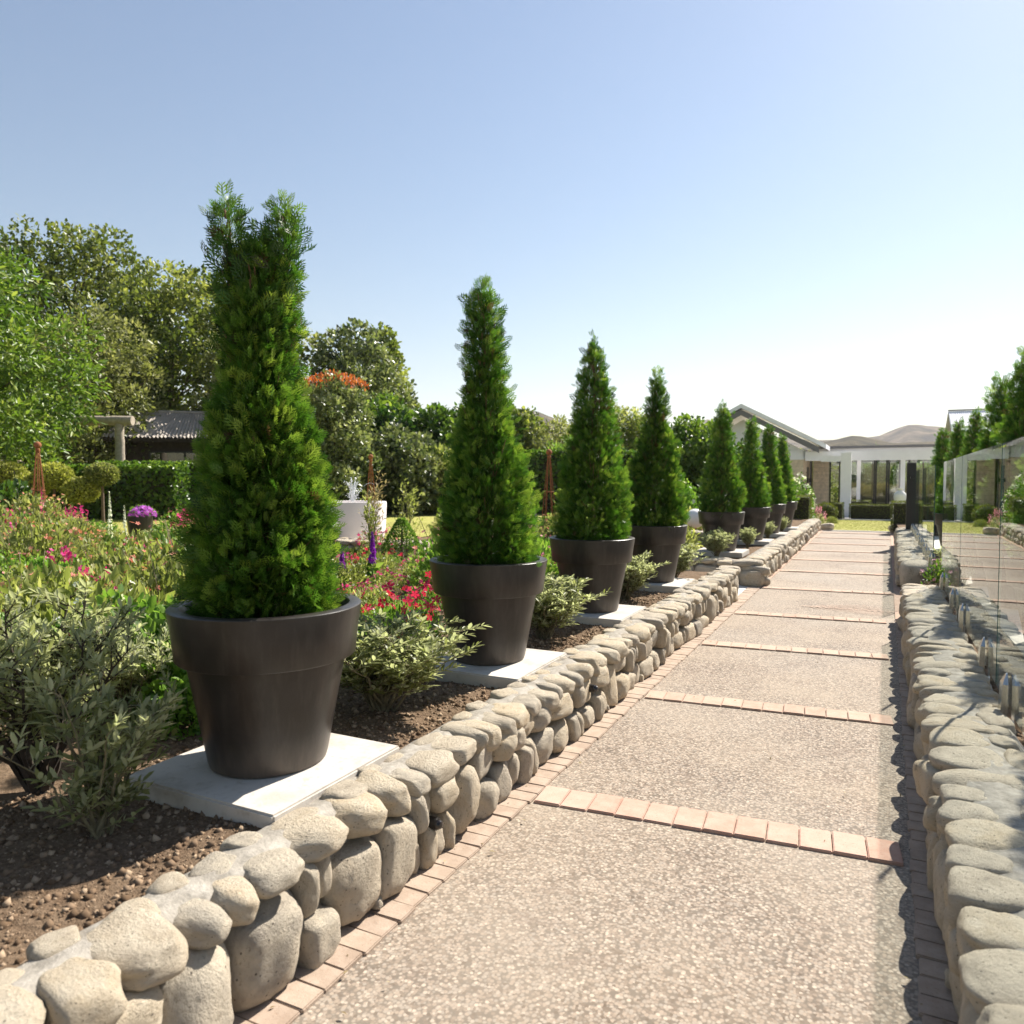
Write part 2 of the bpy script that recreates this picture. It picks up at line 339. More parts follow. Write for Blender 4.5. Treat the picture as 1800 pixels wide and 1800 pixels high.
def lobed(cx, cy, z0, z1, prof, nl, lobe, seed, sq=.85):
    """lobes arranged over a crown whose half-width at height t is prof(t)"""
    r = random.Random(seed); out = []
    for i in range(nl):
        t = (i+.5)/nl; t = t*.96+.02; a = i*2.399963+r.uniform(-.4, .4); rad = prof(t)
        lr = lobe*r.uniform(.7, 1.25)*(.55+.45*rad/max(prof(.3), .1))
        q = max(0, rad-lr*.6)*r.uniform(.8, 1.05)
        out.append(((cx+q*math.cos(a), cy+q*math.sin(a), z0+(z1-z0)*t-lr*.3*(t > .8)), (lr, lr, lr*sq)))
    for t in (.2, .45, .7): out.append(((cx, cy, z0+(z1-z0)*t), (prof(t)*.6, prof(t)*.6, (z1-z0)*.18)))
    return out
def trunk_mesh(h, r, limbs, seed, spread, mat='bark', name='trunk', z0=.25):
    m = MB(); rr = random.Random(seed); pts = [Vector((0, 0, -.1))]
    for i in range(1, 7): pts.append(Vector((rr.uniform(-.04, .04)*h*.2, rr.uniform(-.04, .04)*h*.2, h*i/6)))
    for i in range(6): m.bar(pts[i], pts[i+1], r*(1-i/6.6), r*(1-(i+1)/6.6), 8)
    for k in range(limbs):
        t = z0+(.95-z0)*k/max(1, limbs); a = k*2.4+rr.uniform(-.5, .5); p = pts[0].lerp(pts[-1], t)
        L = spread(t)*rr.uniform(.6, .95); e = p+Vector((math.cos(a)*L, math.sin(a)*L, L*rr.uniform(.25, .7)))
        mid = p.lerp(e, .5)+Vector((0, 0, -.05*L)); m.bar(p, mid, r*.35*(1-t*.6), r*.22*(1-t*.6), 5); m.bar(mid, e, r*.22*(1-t*.6), r*.05, 5)
    return m.mesh(name, mat, True)

# ------------------------------------------------------------------ the setting
def st(o): return tag(o, kind='structure')
m = MB(); m.add([(-3400, -900, -.45), (3400, -900, -.45), (3400, 3400, -.45), (-3400, 3400, -.45)], [(0, 1, 2, 3)])
st(m.build('ground', 'field'))
# main path
V, F = grid(-1.78, .75, -4, 26.6, .12, lambda x, y: .004*noise.noise((x*1.3, y*1.3, 3)))
me = bpy.data.meshes.new('path'); me.from_pydata(V, [], F); me.materials.append(MATS['aggregate'])
for p in me.polygons: p.use_smooth = True
path = st(link('path', me))
WALL_L = -1.70
def wall_r(y): return .255+.0115*(y-3)
def brick_mesh(lx, ly, mat):
    m = MB(); m.box(-lx/2, lx/2, -ly/2, ly/2, -.03, .012); return m.mesh('brick', mat, False, .004)
bands = [3.5, 5.52, 7.55, 9.47, 11.9, 14.3, 16.5, 18.7, 20.9, 23.1, 25.3]
far_bricks = MB(); nb_ = 0
bm_pale = brick_mesh(.136, .205, 'pale_brick'); bm_band = brick_mesh(.136, .205, 'brick'); bm_edge = brick_mesh(.185, .1025, 'edge_brick')
rb = random.Random(3)
for bi, by in enumerate(bands):
    x = WALL_L+.215; xe = wall_r(by)-.13
    while x < xe:
        if by < 15:
            o = link('brick', bm_pale if bi == 0 else bm_band, path); o.location = (x, by+.075*(x+1.5)+rb.uniform(-.004, .004), rb.uniform(-.001, .004))
            o.rotation_euler = (rb.uniform(-.008, .008), rb.uniform(-.008, .008), R(4.3)+rb.uniform(-.015, .015)); nb_ += 1
        else:
            far_bricks.box(x-.068, x+.068, by+.075*(x+1.5)-.1, by+.075*(x+1.5)+.1, -.01, .012)
        x += .1405
y = .3
while y < 26.4:
    for side in (0, 1):
        x = WALL_L+.045 if side == 0 else wall_r(y)-.005
        if (side == 0 and y < 12.4) or (side == 1 and y < 9.6):
            o = link('brick', bm_edge, path); o.location = (x+rb.uniform(-.006, .006), y, rb.uniform(-.002, .004))
            o.rotation_euler = (rb.uniform(-.01, .01), rb.uniform(-.01, .01), rb.uniform(-.03, .03)); nb_ += 1
        else: far_bricks.box(x-.097, x+.097, y-.049, y+.049, -.01, .011)
    y += .104 if y < 12.5 else .108
tag(far_bricks.build('distant_bricks', 'brick', path), kind='stuff')
# fern pattern set into the path
m = MB()
for k in range(15):
    t = k/14.; a = R(20+140*t)*0
    x0 = -.75+1.05*t; y0 = 10.35+.05*math.sin(t*6)
    for sg in (-1, 1):
        L = .34*math.sin(math.pi*min(1, .15+t*.95))+.05
        x1 = x0+L*.75; y1 = y0+sg*L*.95
        d = Vector((x1-x0, y1-y0, 0)).normalized(); s_ = Vector((-d.y, d.x, 0))*.009
        m.add([Vector((x0, y0, .008))-s_, Vector((x0, y0, .008))+s_, Vector((x1, y1, .008))+s_*.4, Vector((x1, y1, .008))-s_*.4], [(3, 2, 1, 0)])
m.add([(-.85, 10.34, .009), (.35, 10.36, .009), (.35, 10.375, .009), (-.85, 10.37, .009)], [(0, 1, 2, 3)])
m.build('fern_inlay', 'brick', path)

n = 260; x = rng.uniform(-1.6, .25, n); y = rng.uniform(.8, 16, n); x[:150] = np.where(rng.random(150) < .6, -1.66+.2*rng.random(150)**2, .24-.2*rng.random(150)**2)
d = unit(np.stack([rng.normal(size=n), rng.normal(size=n), .15*rng.normal(size=n)], -1)); up = unit(np.stack([.3*rng.normal(size=n), .3*rng.normal(size=n), np.ones(n)], -1))
tag(leaves('leaf_litter', 'drystem', np.stack([x, y, np.full(n, .018)], -1), d, up, .008+.022*rng.random(n)**2, rng.random(n), LEAF), 'scattered dry leaf crumbs along the path edges', 'leaf litter', None, 'stuff')

# raised garden beds, lawns, side path
def soil_z(x, y): return .36+.02*noise.noise((x*2.2, y*2.2, 0))+.012*noise.noise((x*9, y*9, 4))
V1, F1 = grid(-5.2, -1.93, -1.2, 10.6, .05, soil_z)
me = bpy.data.meshes.new('garden_soil'); me.from_pydata(V1, [], F1); me.materials.append(MATS['soil'])
for p in me.polygons: p.use_smooth = True
st(link('garden_soil', me))
m = MB()
V1, F1 = grid(-18, -5.2, -6, 10.6, .4, lambda x, y: .372+.02*noise.noise((x, y, 0))); m.add(V1, F1)
m.box(-18, -1.98, 10.45, 10.6, -.4, .34)
st(m.build('flower_bed_soil', 'soil'))
m = MB(); V1, F1 = grid(-9.5, -1.9, 12.4, 27.2, .15, lambda x, y: .33+.02*noise.noise((x*2, y*2, 0))+.01*noise.noise((x*9, y*9, 4))); m.add(V1, F1)
st(m.build('far_bed_soil', 'soil'))
m = MB(); m.box(-10.2, -1.74, 10.62, 12.38, -.4, .002); st(m.build('side_path', 'concrete'))
m = MB(); V1, F1 = grid(-90, -9.5, 10.62, 90, 1.0, lambda x, y: .34+max(0, (-x-14))*.006+.02*noise.noise((x*.3, y*.3, 0))); m.add(V1, F1)
V1, F1 = grid(-90, -18, -20, 10.62, 1.0, lambda x, y: .34+max(0, (-x-14))*.006+.02*noise.noise((x*.3, y*.3, 0))); m.add(V1, F1)
st(m.build('lawn', 'lawn', None, True))
m = MB(); m.box(-9.4, 6, 26.62, 33.4, -.4, .03); st(m.build('house_lawn', 'lawn'))
m = MB(); m.box(-1.85, .8, 26.45, 26.62, -.05, .02); st(m.build('lawn_edging', 'concrete'))
m = MB(); m.box(-9.4, 12, 33.4, 46, -.4, .06); st(m.build('patio', 'concrete'))
m = MB(); V1, F1 = grid(.58, 1.02, -3, 26.4, .06, lambda x, y: .33+.02*noise.noise((x*4, y*4, 0))); m.add(V1, F1); st(m.build('fence_bed_soil', 'soil'))
m = MB(); m.box(1.02, 14, -4, 26.4, -.3, .345); st(m.build('terrace', 'paving'))

# grass tufts on the strip of lawn before the house and behind the flowers
def grass(name, n, xr, yr, zf, h):
    x = rng.uniform(*xr, n); y = rng.uniform(*yr, n); z = zf(x, y)
    d = unit(np.stack([rng.normal(size=n)*.35, rng.normal(size=n)*.35, np.ones(n)], -1))
    V, F = scatter(np.array([(-.06, 0, 0), (.06, 0, 0), (0, 1, .1)]), np.array([(0, 1, 2)]), frames(d, rdir(n)), np.stack([x, y, z], -1), h*(.5+rng.random(n)))
    return tag(link(name, np_mesh(name, V, F, 'grassblade', np.repeat(rng.random(n), 3))), kind='stuff')
tag(grass('grass', 12000, (-1.9, 1.2), (26.7, 33.4), lambda x, y: 0*x+.03, .035), 'short mown grass on the strip before the house', 'grass')
tag(grass('grass', 16000, (-26, -9.6), (10.7, 19), lambda x, y: .34+np.maximum(0, -x-14)*.006, .06), 'sunlit mown grass behind the flower beds', 'grass')

# distant hills
CY, SY = math.cos(R(26.2114)), math.sin(R(26.2114))
def polar(az, dist):            # az: radians right of the camera axis
    a = az - R(26.2114); return (math.sin(a)*dist, math.cos(a)*dist)
def hill(name, D, prof, seed, depth):
    azs = np.linspace(R(-75), R(75), 260); px = np.array([p[0] for p in prof]); pz = np.array([p[1] for p in prof]); V = []; F = []; nr = 9
    for a in azs:
        e = np.interp(900+1300*math.tan(a), px, pz)/1300*math.cos(a)
        hz = max(2, e*D)
        hz *= 1+.10*noise.fractal((a*14, seed, 0), 1, 2, 5)
        for k in range(nr):
            t = k/(nr-1.); dd = D-depth+depth*1.4*t; x, y = polar(a, dd)
            prof_t = math.sin(min(1, t/.714)*math.pi/2)**1.3 if t < .714 else 1-(t-.714)*1.6
            z = -3+hz*prof_t*(1+.16*noise.fractal((x*.004, y*.004, seed), 1, 2, 5)*(1-abs(t-.714)))
            V.append((x, y, z))
    for i in range(len(azs)-1):
        for k in range(nr-1): F.append((i*nr+k, (i+1)*nr+k, (i+1)*nr+k+1, i*nr+k+1))
    me = bpy.data.meshes.new(name); me.from_pydata(V, [], F); me.materials.append(MATS['hill'])
    for p in me.polygons: p.use_smooth = True
    return st(link(name, me))
hill('hills', 1500, [(-4000, 60), (700, 100), (790, 122), (900, 118), (1000, 100), (1150, 70), (1200, 52), (1300, 50), (1420, 66), (1450, 74), (1490, 88), (1530, 80), (1570, 73), (1640, 84), (1800, 60), (6000, 60)], 1.3, 700)
hill('far_hills', 2600, [(-4000, 70), (900, 90), (1100, 70), (1180, 100), (1240, 112), (1300, 95), (1420, 72), (1500, 74), (1560, 90), (1600, 104), (1650, 100), (1800, 80), (6000, 60)], 5.7, 900)

b = NB('haze'); b.t.nodes.remove(b.p); pv = b.n('VolumePrincipled')
pv.inputs['Color'].default_value = (.93, .89, .96, 1); pv.inputs['Density'].default_value = .00012; pv.inputs['Anisotropy'].default_value = .2
b.l(pv.outputs[0], b.out.inputs['Volume']); b.done('haze')
m = MB(); m.box(-3500, 3500, -1000, 3500, -4.5, 420); tag(m.build('haze', 'haze'), 'thin pale summer haze lying over the distant hills', 'haze', None, 'stuff')

# ------------------------------------------------------------------ river-stone walls
def stone_meshes(n, sub):
    out = []
    for i in range(n):
        bm = bmesh.new(); bmesh.ops.create_icosphere(bm, subdivisions=sub, radius=1)
        r = random.Random(100+i); e = r.uniform(2.0, 2.9); sd_ = r.uniform(0, 50); taper = r.uniform(-.22, .22); fl = r.uniform(-.15, .15)
        for v in bm.verts:
            c = v.co; k = (abs(c.x)**e+abs(c.y)**e+abs(c.z)**e)**(-1/e); c = c*k
            c = c*(1+.20*noise.noise(c*.8+Vector((sd_, 0, 0)))+.12*noise.noise(c*1.7+Vector((0, sd_, 0)))+.03*noise.noise(c*5+Vector((0, 0, sd_)))+.012*noise.noise(c*11+Vector((sd_, 0, sd_))))
            c.x *= 1+taper*c.y; c.z *= 1+fl*c.x
            for a, lim in ((0, .9), (1, .9), (2, .76)):     # weathered flats
                if abs(c[a]) > lim: c[a] = math.copysign(lim+(abs(c[a])-lim)*.45, c[a])
            v.co = c
        me = bpy.data.meshes.new('stone'); bm.to_mesh(me); bm.free()
        for p in me.polygons: p.use_smooth = True
        me.materials.append(MATS['stone']); out.append(me)
    return out
STN = stone_meshes(16, 4); STF = stone_meshes(8, 3)
def stone_wall(name, label, p0, p1, side, width, h, seed, step=1., far=False, inner=True, face=True, cat='wall', group=None, capn=1.):
    """p0->p1: foot line of the visible face; side=+1: that face looks to the right of the line"""
    p0 = Vector((*p0, 0)); p1 = Vector((*p1, 0)); L = (p1-p0).length; d = (p1-p0)/L; nv = Vector((d.y, -d.x, 0))*side
    root = empty(name, p0, math.atan2(d.y, d.x), label, cat, group); r = random.Random(seed); sy = -side    # local +x along the wall; o*sy = local y, o > 0 outwards
    def put(s, o, z, hs, ho, hz, rot=None):
        q = link('stone', r.choice(STF if far else STN), root); q.location = (s, o*sy, z); q.scale = (hs, ho, hz)
        q.rotation_euler = rot or (r.uniform(-.12, .12), r.uniform(-.12, .12), r.uniform(-.2, .2)); return q
    # mortar core
    ns = max(4, int(L/.06)); V = []; F = []; prof = [(-.055, -.06), (-.05, h-.075), (-.08, h-.022), (-width*.5, h-.006), (-width+.04, h-.02), (-width, h-.07), (-width, -.06)]
    for i in range(ns+1):
        s = L*i/ns
        for o, z in prof:
            q = noise.noise((s*5, o*7, seed)); V.append((s, (o+.012*q)*sy, z+.014*noise.noise((s*6, o*6+9, seed))))
    k = len(prof)
    for i in range(ns):
        for j in range(k-1): F.append((i*k+j, i*k+j+1, (i+1)*k+j+1, (i+1)*k+j))
    F.append(tuple(range(k))); F.append(tuple(range(ns*k, ns*k+k)))
    me = bpy.data.meshes.new('mortar'); me.from_pydata(V, [], F); me.materials.append(MATS['mortar'])
    bm = bmesh.new(); bm.from_mesh(me); bmesh.ops.recalc_face_normals(bm, faces=bm.faces); bm.to_mesh(me); bm.free()
    for p in me.polygons: p.use_smooth = True
    link('mortar', me, root)
    if face:
        s = 0.02
        while s < L-.04:                                   # face stones in two rough courses
            if r.random() < .2:
                hw = r.uniform(.085, .15)*step; hh = (h-.09)/2*r.uniform(.92, 1.05)
                put(s+hw, -.045+r.uniform(-.02, .015), hh*.98, hw*1.08, r.uniform(.09, .13), hh*1.05); s += 2*hw*.97
            else:
                hw = r.uniform(.08, .16)*step; z1 = r.uniform(.40, .62)*(h-.08)
                n1 = 2 if r.random() < .35 else 1; n2 = 2 if r.random() < .5 else 1
                for n_, za, zb in ((n1, -.01, z1), (n2, z1, h-.07)):
                    for q in range(n_):
                        ww = hw/n_; hz = (zb-za)/2*r.uniform(.95, 1.15)
                        put(s+ww*(2*q+1), -.04+r.uniform(-.03, .02), (za+zb)/2+r.uniform(-.008, .008), ww*1.1, r.uniform(.075, .12), hz)
                s += 2*hw*.97
            if r.random() < .18: put(s+r.uniform(-.03, .03), .0, r.uniform(.02, .06), r.uniform(.025, .04), .05, r.uniform(.025, .04))
    s = 0.0
    while s < L:                                           # cap stones laid across the wall
        hw = r.choice((r.uniform(.05, .08), r.uniform(.075, .12), r.uniform(.1, .15)))*step; ln = min(width*.56, r.uniform(.10, .19)*capn*(.8+2*hw)); hz = r.uniform(.05, .074)
        put(s+hw, .05-ln+r.uniform(-.02, .025), h-.056+r.uniform(-.009, .009), hw*1.05, ln, hz, (r.uniform(-.08, .04), r.uniform(-.08, .08), r.uniform(-.2, .2))); s += 2*hw*.98
    if inner:
        s = 0.0
        while s < L:
            hw = r.uniform(.055, .12)*step; ln = r.uniform(.05, .085)
            put(s+hw, -width+ln+r.uniform(-.02, .05), h-.038+r.uniform(-.012, .006), hw, ln, .05, (r.uniform(-.1, .1), r.uniform(-.1, .1), r.uniform(-.4, .4))); s += 2*hw*r.uniform(1, 1.35)
    return root
stone_wall('stone_wall', 'low cobble retaining wall below the four largest potted conifers, along the path', (-1.70, .55), (-1.74, 10.75), 1, .29, .425, 11)
stone_wall('stone_wall', 'low cobble wall running from the side-path corner to the house lawn', (-1.62, 12.05), (-1.68, 26.4), 1, .34, .40, 23, 1.25, True, False)
stone_wall('stone_wall', 'short cobble end wall facing the side path, below the small round shrub', (-4.6, 12.0), (-1.72, 12.02), 1, .34, .40, 31, 1.5, True)
stone_wall('stone_wall', 'low cobble wall between the path and the first glass fence panels', (.262, .9), (.335, 9.85), -1, .37, .43, 47, 1.0, capn=1.0)
stone_wall('stone_wall', 'low cobble wall beside the far glass panels and black gate post', (.36, 12.75), (.50, 21.2), -1, .37, .45, 53, 1.2, True, True, capn=1.0)
stone_wall('stone_wall', 'short cobble wall corner beside the magenta petunias and white planter', (-8.7, 10.2), (-6.9, 10.5), 1, .4, .62, 61, 1.4, True)
stone_wall('stone_wall', 'low cobble wall behind the far pots, by the white garden sphere', (-5.2, 15.0), (-2.9, 15.3), 1, .34, .62, 67, 1.4, True)
def boulder(loc, sc, rz, label, i):
    o = link('boulder', STN[i]); o.location = loc; o.scale = sc; o.rotation_euler = (0, 0, rz); return tag(o, label, 'boulder')
boulder((.56, 12.52, .22), (.235, .30, .27), .05, 'big squared boulder ending the wall beside the pink daisies', 3)
boulder((-1.72, 12.06, .12), (.2, .17, .15), .1, 'large grey corner boulder at the foot of the short end wall', 5)
boulder((-1.45, 26.7, .1), (.24, .2, .15), .3, 'single flat boulder at the end of the long wall by the lawn', 7)
boulder((.62, 26.5, .12), (.26, .25, .19), .2, 'single boulder on the lawn edge before the clipped hedge', 2)

# small dark lamps set in the wall faces
def wall_light(loc, label):
    root = empty('wall_light', loc, 0, label, 'light')
    m = MB(); m.lathe([(.004, .02), (.016, .016), (.022, .004), (.023, -.004)], 20); o = m.build('lens', 'black_plastic', root, True); o.rotation_euler = (0, R(90), 0)
    m = MB(); m.bar((-.05, 0, 0), (-.004, 0, 0), .027, .027, 16); m.build('housing', 'black_frame', root, True)
wall_light((-1.645, 2.63, .19), 'tiny black wall lamp between cobbles below the twin-topped conifer')
wall_light((-1.655, 4.62, .265), 'tiny black wall lamp between cobbles beyond the second slab')
wall_light((-2.75, 11.93, .2), 'tiny black wall lamp in the short end wall')

# clods of soil
def clods(name, n, xr, yr, z, parent_label):
    t = np.array([(1, 0, 0), (-.9, .1, 0), (0, 1, .1), (.1, -1, 0), (0, 0, .8), (0, .1, -.6)]); f = np.array([(0, 2, 4), (2, 1, 4), (1, 3, 4), (3, 0, 4), (2, 0, 5), (1, 2, 5), (3, 1, 5), (0, 3, 5)])
    x = rng.uniform(*xr, n); y = rng.uniform(*yr, n); zz = np.array([z(a, c) for a, c in zip(x, y)])
    V, F = scatter(t, f, frames(rdir(n), rdir(n)), np.stack([x, y, zz], -1), .004+.02*rng.random(n)**6)
    return tag(link(name, np_mesh(name, V, F, 'clod', np.repeat(rng.random(n), 6))), parent_label, 'soil', None, 'stuff')
clods('soil_clods', 34000, (-3.1, -1.95), (.6, 9.5), soil_z, 'crumbly brown clods of earth lying in the raised bed')
clods('soil_clods', 4000, (.58, 1.0), (1.2, 12), lambda x, y: .335, 'crumbs of dark earth in the bed under the glass fence')

# ------------------------------------------------------------------ planters on slabs
PROF_BODY = [(.235, 0), (.245, .006), (.252, .03), (.293, .25), (.335, .468), (.337, .478)]
PROF_RIM = [(.333, .462), (.370, .462), (.376, .468), (.388, .58), (.402, .672), (.402, .678), (.397, .682), (.352, .682), (.347, .677), (.338, .60), (.33, .55)]
m = MB(); m.lathe(PROF_BODY, 72); ME_BODY = m.mesh('body', 'planter', True)
m = MB(); m.lathe(PROF_RIM, 72, False); ME_RIM = m.mesh('rim', 'planter', True)
m = MB(); m.lathe([(.001, .635), (.15, .63), (.28, .618), (.342, .61)], 40, False); ME_SOIL = m.mesh('compost', 'compost', True)
def planter(x, y, z, label, group=None, rz=0):
    r = empty('planter', (x, y, z), rz, label, 'planter', group)
    link('body', ME_BODY, r); link('rim', ME_RIM, r); link('compost', ME_SOIL, r); return r
def slab(x, y, z, label, group=None):
    m = MB(); m.box(-.41, .41, -.40, .40, -.085, 0); o = m.build('concrete_slab', 'slab', None, False, .008); o.location = (x, y, z); return tag(o, label, 'slab', group)

# thuja ----------------------------------------------------------------------------------------------
def thuja(name, h, cols, nclump, nspray, sl, seed, wood=True):
    """cols: list of (x0,y0,z0,x1,y1,z1,[(t,r)...]) upright columns of plumes"""
    g = np.random.default_rng(seed); P, D, U, T, SZ = [], [], [], [], []
    wts = []
    for c in cols:
        ts = np.linspace(0, 1, 60); rr = np.interp(ts, *zip(*c[6])); wts.append(rr.sum()*(c[5]-c[2]))
    wts = np.array(wts)/sum(wts)
    for c, wt in zip(cols, wts):
        n = int(nclump*wt); ts = np.linspace(0, 1, 400); rr = np.interp(ts, *zip(*c[6])); cdf = np.cumsum(rr+.03); cdf /= cdf[-1]
        t = np.interp((np.arange(n)+g.random(n))/n, cdf, ts); a = np.arange(n)*2.399963+g.normal(size=n)*.35
        rad = np.interp(t, ts, rr); z = c[2]+(c[5]-c[2])*t; cx = c[0]+(c[3]-c[0])*t; cy = c[1]+(c[4]-c[1])*t
        rad = rad*(1+.08*np.sin(a*3+z*9+seed)-.17*np.abs(g.normal(size=n))+.12)+np.where(g.random(n) < .13, .035*g.random(n), 0)
        out = np.stack([np.cos(a), np.sin(a), 0*a], -1)
        L = np.clip(.30*h/1.9*(.55+.45*rad/.33), .10, .34)*(.8+.4*g.random(n))
        lean = np.clip(.85-.75*t, .12, 1)*(.8+.5*g.random(n))
        ax = unit(out*lean[:, None]+np.array((0, 0, 1.))+g.normal(size=(n, 3))*.16)
        tipr = np.maximum(rad-.045, .012); base = np.stack([cx, cy, z], -1)+out*tipr[:, None]-ax*L[:, None]*.75
        tone = .44+.13*g.normal(size=n)
        thin = np.clip(1.25-.75*t, .45, 1) if len(cols) == 1 else (np.clip(1.2-.5*t, .7, 1) if c[2] == 0 else np.full(n, .42))
        for k in range(nspray):
            u = g.random(n)**.75; lat = g.normal(size=(n, 3)); lat -= ax*np.sum(lat*ax, -1, keepdims=True)
            wd = .026*(1.15-.8*u)*(.6+L/.25)
            p = base+ax*(L*u)[:, None]+lat*wd[:, None]
            d = unit(ax*.8+unit(lat)*(.75-.45*u)[:, None]+out*.22+g.normal(size=(n, 3))*.25)
            tang = np.stack([-out[:, 1], out[:, 0], 0*a], -1); up = unit(tang*(g.choice([-1, 1], n))[:, None]+g.normal(size=(n, 3))*.7+out*.3)
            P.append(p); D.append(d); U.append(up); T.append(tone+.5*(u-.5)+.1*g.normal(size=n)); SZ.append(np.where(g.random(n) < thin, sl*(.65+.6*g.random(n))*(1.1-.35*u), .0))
    P = np.concatenate(P); D = np.concatenate(D); U = np.concatenate(U); T = np.concatenate(T); SZ = np.concatenate(SZ)
    ok = (P[:, 2] > .0) & (SZ > 0)
    M = frames(D[ok], U[ok]); k = len(M); M[:, :, 0] *= (.55+.75*g.random(k))[:, None]; M[:, :, 2] *= (g.random(k)*3-1)[:, None]   # narrow, wide, flat and curled sprays
    V, F = scatter(*SPRAY, M, P[ok], SZ[ok])
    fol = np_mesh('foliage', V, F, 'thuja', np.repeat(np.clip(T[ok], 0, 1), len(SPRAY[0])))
    m = MB(); r = random.Random(seed)
    for c in cols:
        a = Vector(c[0:3]); b_ = Vector(c[3:6]); a.z = max(-.03, a.z-.3) if a.z > 0 else -.03
        p = a
        for i in range(8):
            q = a.lerp(b_, (i+1)/8*.96)+Vector((r.uniform(-.012, .012), r.uniform(-.012, .012), 0)); m.bar(p, q, .026*(1-i/8.5), .026*(1-(i+1)/8.5), 6); p = q
        for i in range(int(90*(b_.z-a.z)/h)):
            t = r.uniform(.06, .97); rr = np.interp(t, *zip(*c[6])); an = r.uniform(0, 6.28); p = a.lerp(b_, t*.96); L = rr*r.uniform(.6, .95)
            m.bar(p, p+Vector((math.cos(an)*L, math.sin(an)*L, L*r.uniform(.6, 1.6)*(1+t))), .006, .002, 4)
    wood_me = m.mesh('trunk', 'thujawood', True)
    return fol, wood_me
def place_thuja(meshes, x, y, z, rz, sc, label, group=None):
    r = empty('conifer_tree', (x, y, z), rz, label, 'conifer', group); r.scale = sc if isinstance(sc, tuple) else (sc,)*3
    link('foliage', meshes[0], r); link('trunk', meshes[1], r); return r
CONE = [(0, .26), (.06, .325), (.18, .325), (.35, .27), (.55, .20), (.75, .145), (.9, .095), (.97, .055), (1, .015)]
SLIM = [(0, .26), (.05, .31), (.15, .305), (.3, .26), (.42, .205), (.5, .165), (.62, .13), (.78, .118), (.9, .10), (.96, .07), (1, .025)]
# first tree: broad skirt, two bare-tipped leaders
T1 = thuja('t1', 1.8, [(0, 0, 0, -.015, -.015, 1.60, [(0, .24), (.06, .275), (.2, .27), (.42, .225), (.6, .16), (.76, .12), (.9, .095), (1, .06)]),
                       (-.075, -.075, 1.2, -.105, -.10, 1.80, [(0, .06), (.4, .05), (.75, .03), (1, .01)]),
                       (.055, .055, 1.2, .065, .07, 1.80, [(0, .08), (.4, .065), (.75, .038), (1, .01)])], 500, 34, .080, 1)
T2 = thuja('t2', 1.92, [(0, 0, 0, -.03, -.015, 1.92, SLIM)], 400, 25, .080, 2)
T3 = thuja('t3', 1.92, [(0, 0, 0, .01, .005, 1.92, CONE)], 380, 23, .082, 3)
T4 = thuja('t4', 1.9, [(0, 0, 0, .02, .02, 1.9, [(0, .28), (.07, .335), (.25, .30), (.45, .235), (.58, .19), (.68, .13), (.8, .095), (.93, .06), (1, .015)])], 360, 19, .095, 4)
T5 = thuja('t5', 1.95, [(0, 0, 0, .0, .0, 1.95, [(0, .29), (.05, .34), (.16, .33), (.4, .235), (.65, .155), (.85, .115), (.95, .085), (1, .03)])], 320, 14, .115, 5)
PX = -2.37; ZS = .435
pots = [(PX, 2.40, T1, 0, 1, 'with twin bare leaders at the top', 'nearest the dark-leaved front shrubs'),
        (PX, 4.45, T2, 0, 1, 'tall with a narrow blunt column top', ''), (PX-.03, 6.58, T3, 0, 1, '', ''), (PX-.05, 8.82, T4, 0, 1, '', ''),
        (-2.45, 13.35, T5, .4, 1, '', ''), (-2.34, 16.0, T5, 2.2, .97, '', ''), (-2.28, 18.3, T5, 4.0, .98, '', ''), (-2.24, 20.7, T5, 5.2, .93, '', '')]
PL = ['dark bronze round planter holding the twin-topped conifer', 'dark bronze round planter holding the conifer with the long narrow column top', 'dark bronze round planter third along from the twin-topped conifer', 'dark bronze round planter last before the side path opening',
      'dark bronze round planter behind the small round shrub on the far wall'] + ['dark bronze round planter sixth along the row, after the one behind the small shrub', 'dark bronze round planter seventh along the row, next to last', 'dark bronze round planter last in the row, beside the square box hedge']
TL = ['bushy green conifer split into two thin bare tops', 'tall green conifer with a long narrow column top', 'pointed green conifer third along from the twin-topped one', 'green conifer with a short thin spire, last before the side path', 'blunt-topped conifer in the pot behind the small round shrub'] + ['slim blunt conifer sixth along the row of planters', 'slim blunt conifer seventh along the row, next to last', 'slim conifer last in the row, beside the square box hedge']
SL = ['pale concrete slab under the planter of the twin-topped conifer', 'pale concrete slab under the planter of the column-topped conifer', 'pale concrete slab under the third planter from the twin-topped conifer', 'pale concrete slab under the last planter before the side path', 'pale concrete slab under the planter behind the small round shrub'] + ['pale concrete slab under the sixth planter along the row', 'pale concrete slab under the seventh planter along the row', 'pale concrete slab under the last planter, beside the square box hedge']
for i, (x, y, T_, rz, sc, _a, _b) in enumerate(pots):
    zz = ZS if i < 4 else .425; far = i > 4
    slab(x+.02, y-.02, zz, SL[i], 'far slabs under planters' if far else None)
    planter(x, y, zz, PL[i], 'far planters before the box hedge' if far else None, i*1.3)
    place_thuja(T_, x, y, zz+.61, rz, sc, TL[i], 'far conifers before the box hedge' if far else None)
# row behind the glass fence
for i, (y, sc) in enumerate([(5.1, .98), (7.1, .98), (9.15, 1.04), (10.9, 1.0), (13.5, .92), (16.3, .93), (20.2, .98)]):
    lab = ('bushy conifer growing in a planter behind the glass fence', 'conifers behind the glass fence')
    planter(1.33+.01*i, y, .35, 'dark planter standing behind the glass fence', 'planters behind the glass fence', i)
    place_thuja((T5, T3, T4)[i % 3] if i < 5 else T5, 1.33+.01*i, y, .96, i*1.7, sc, *lab)

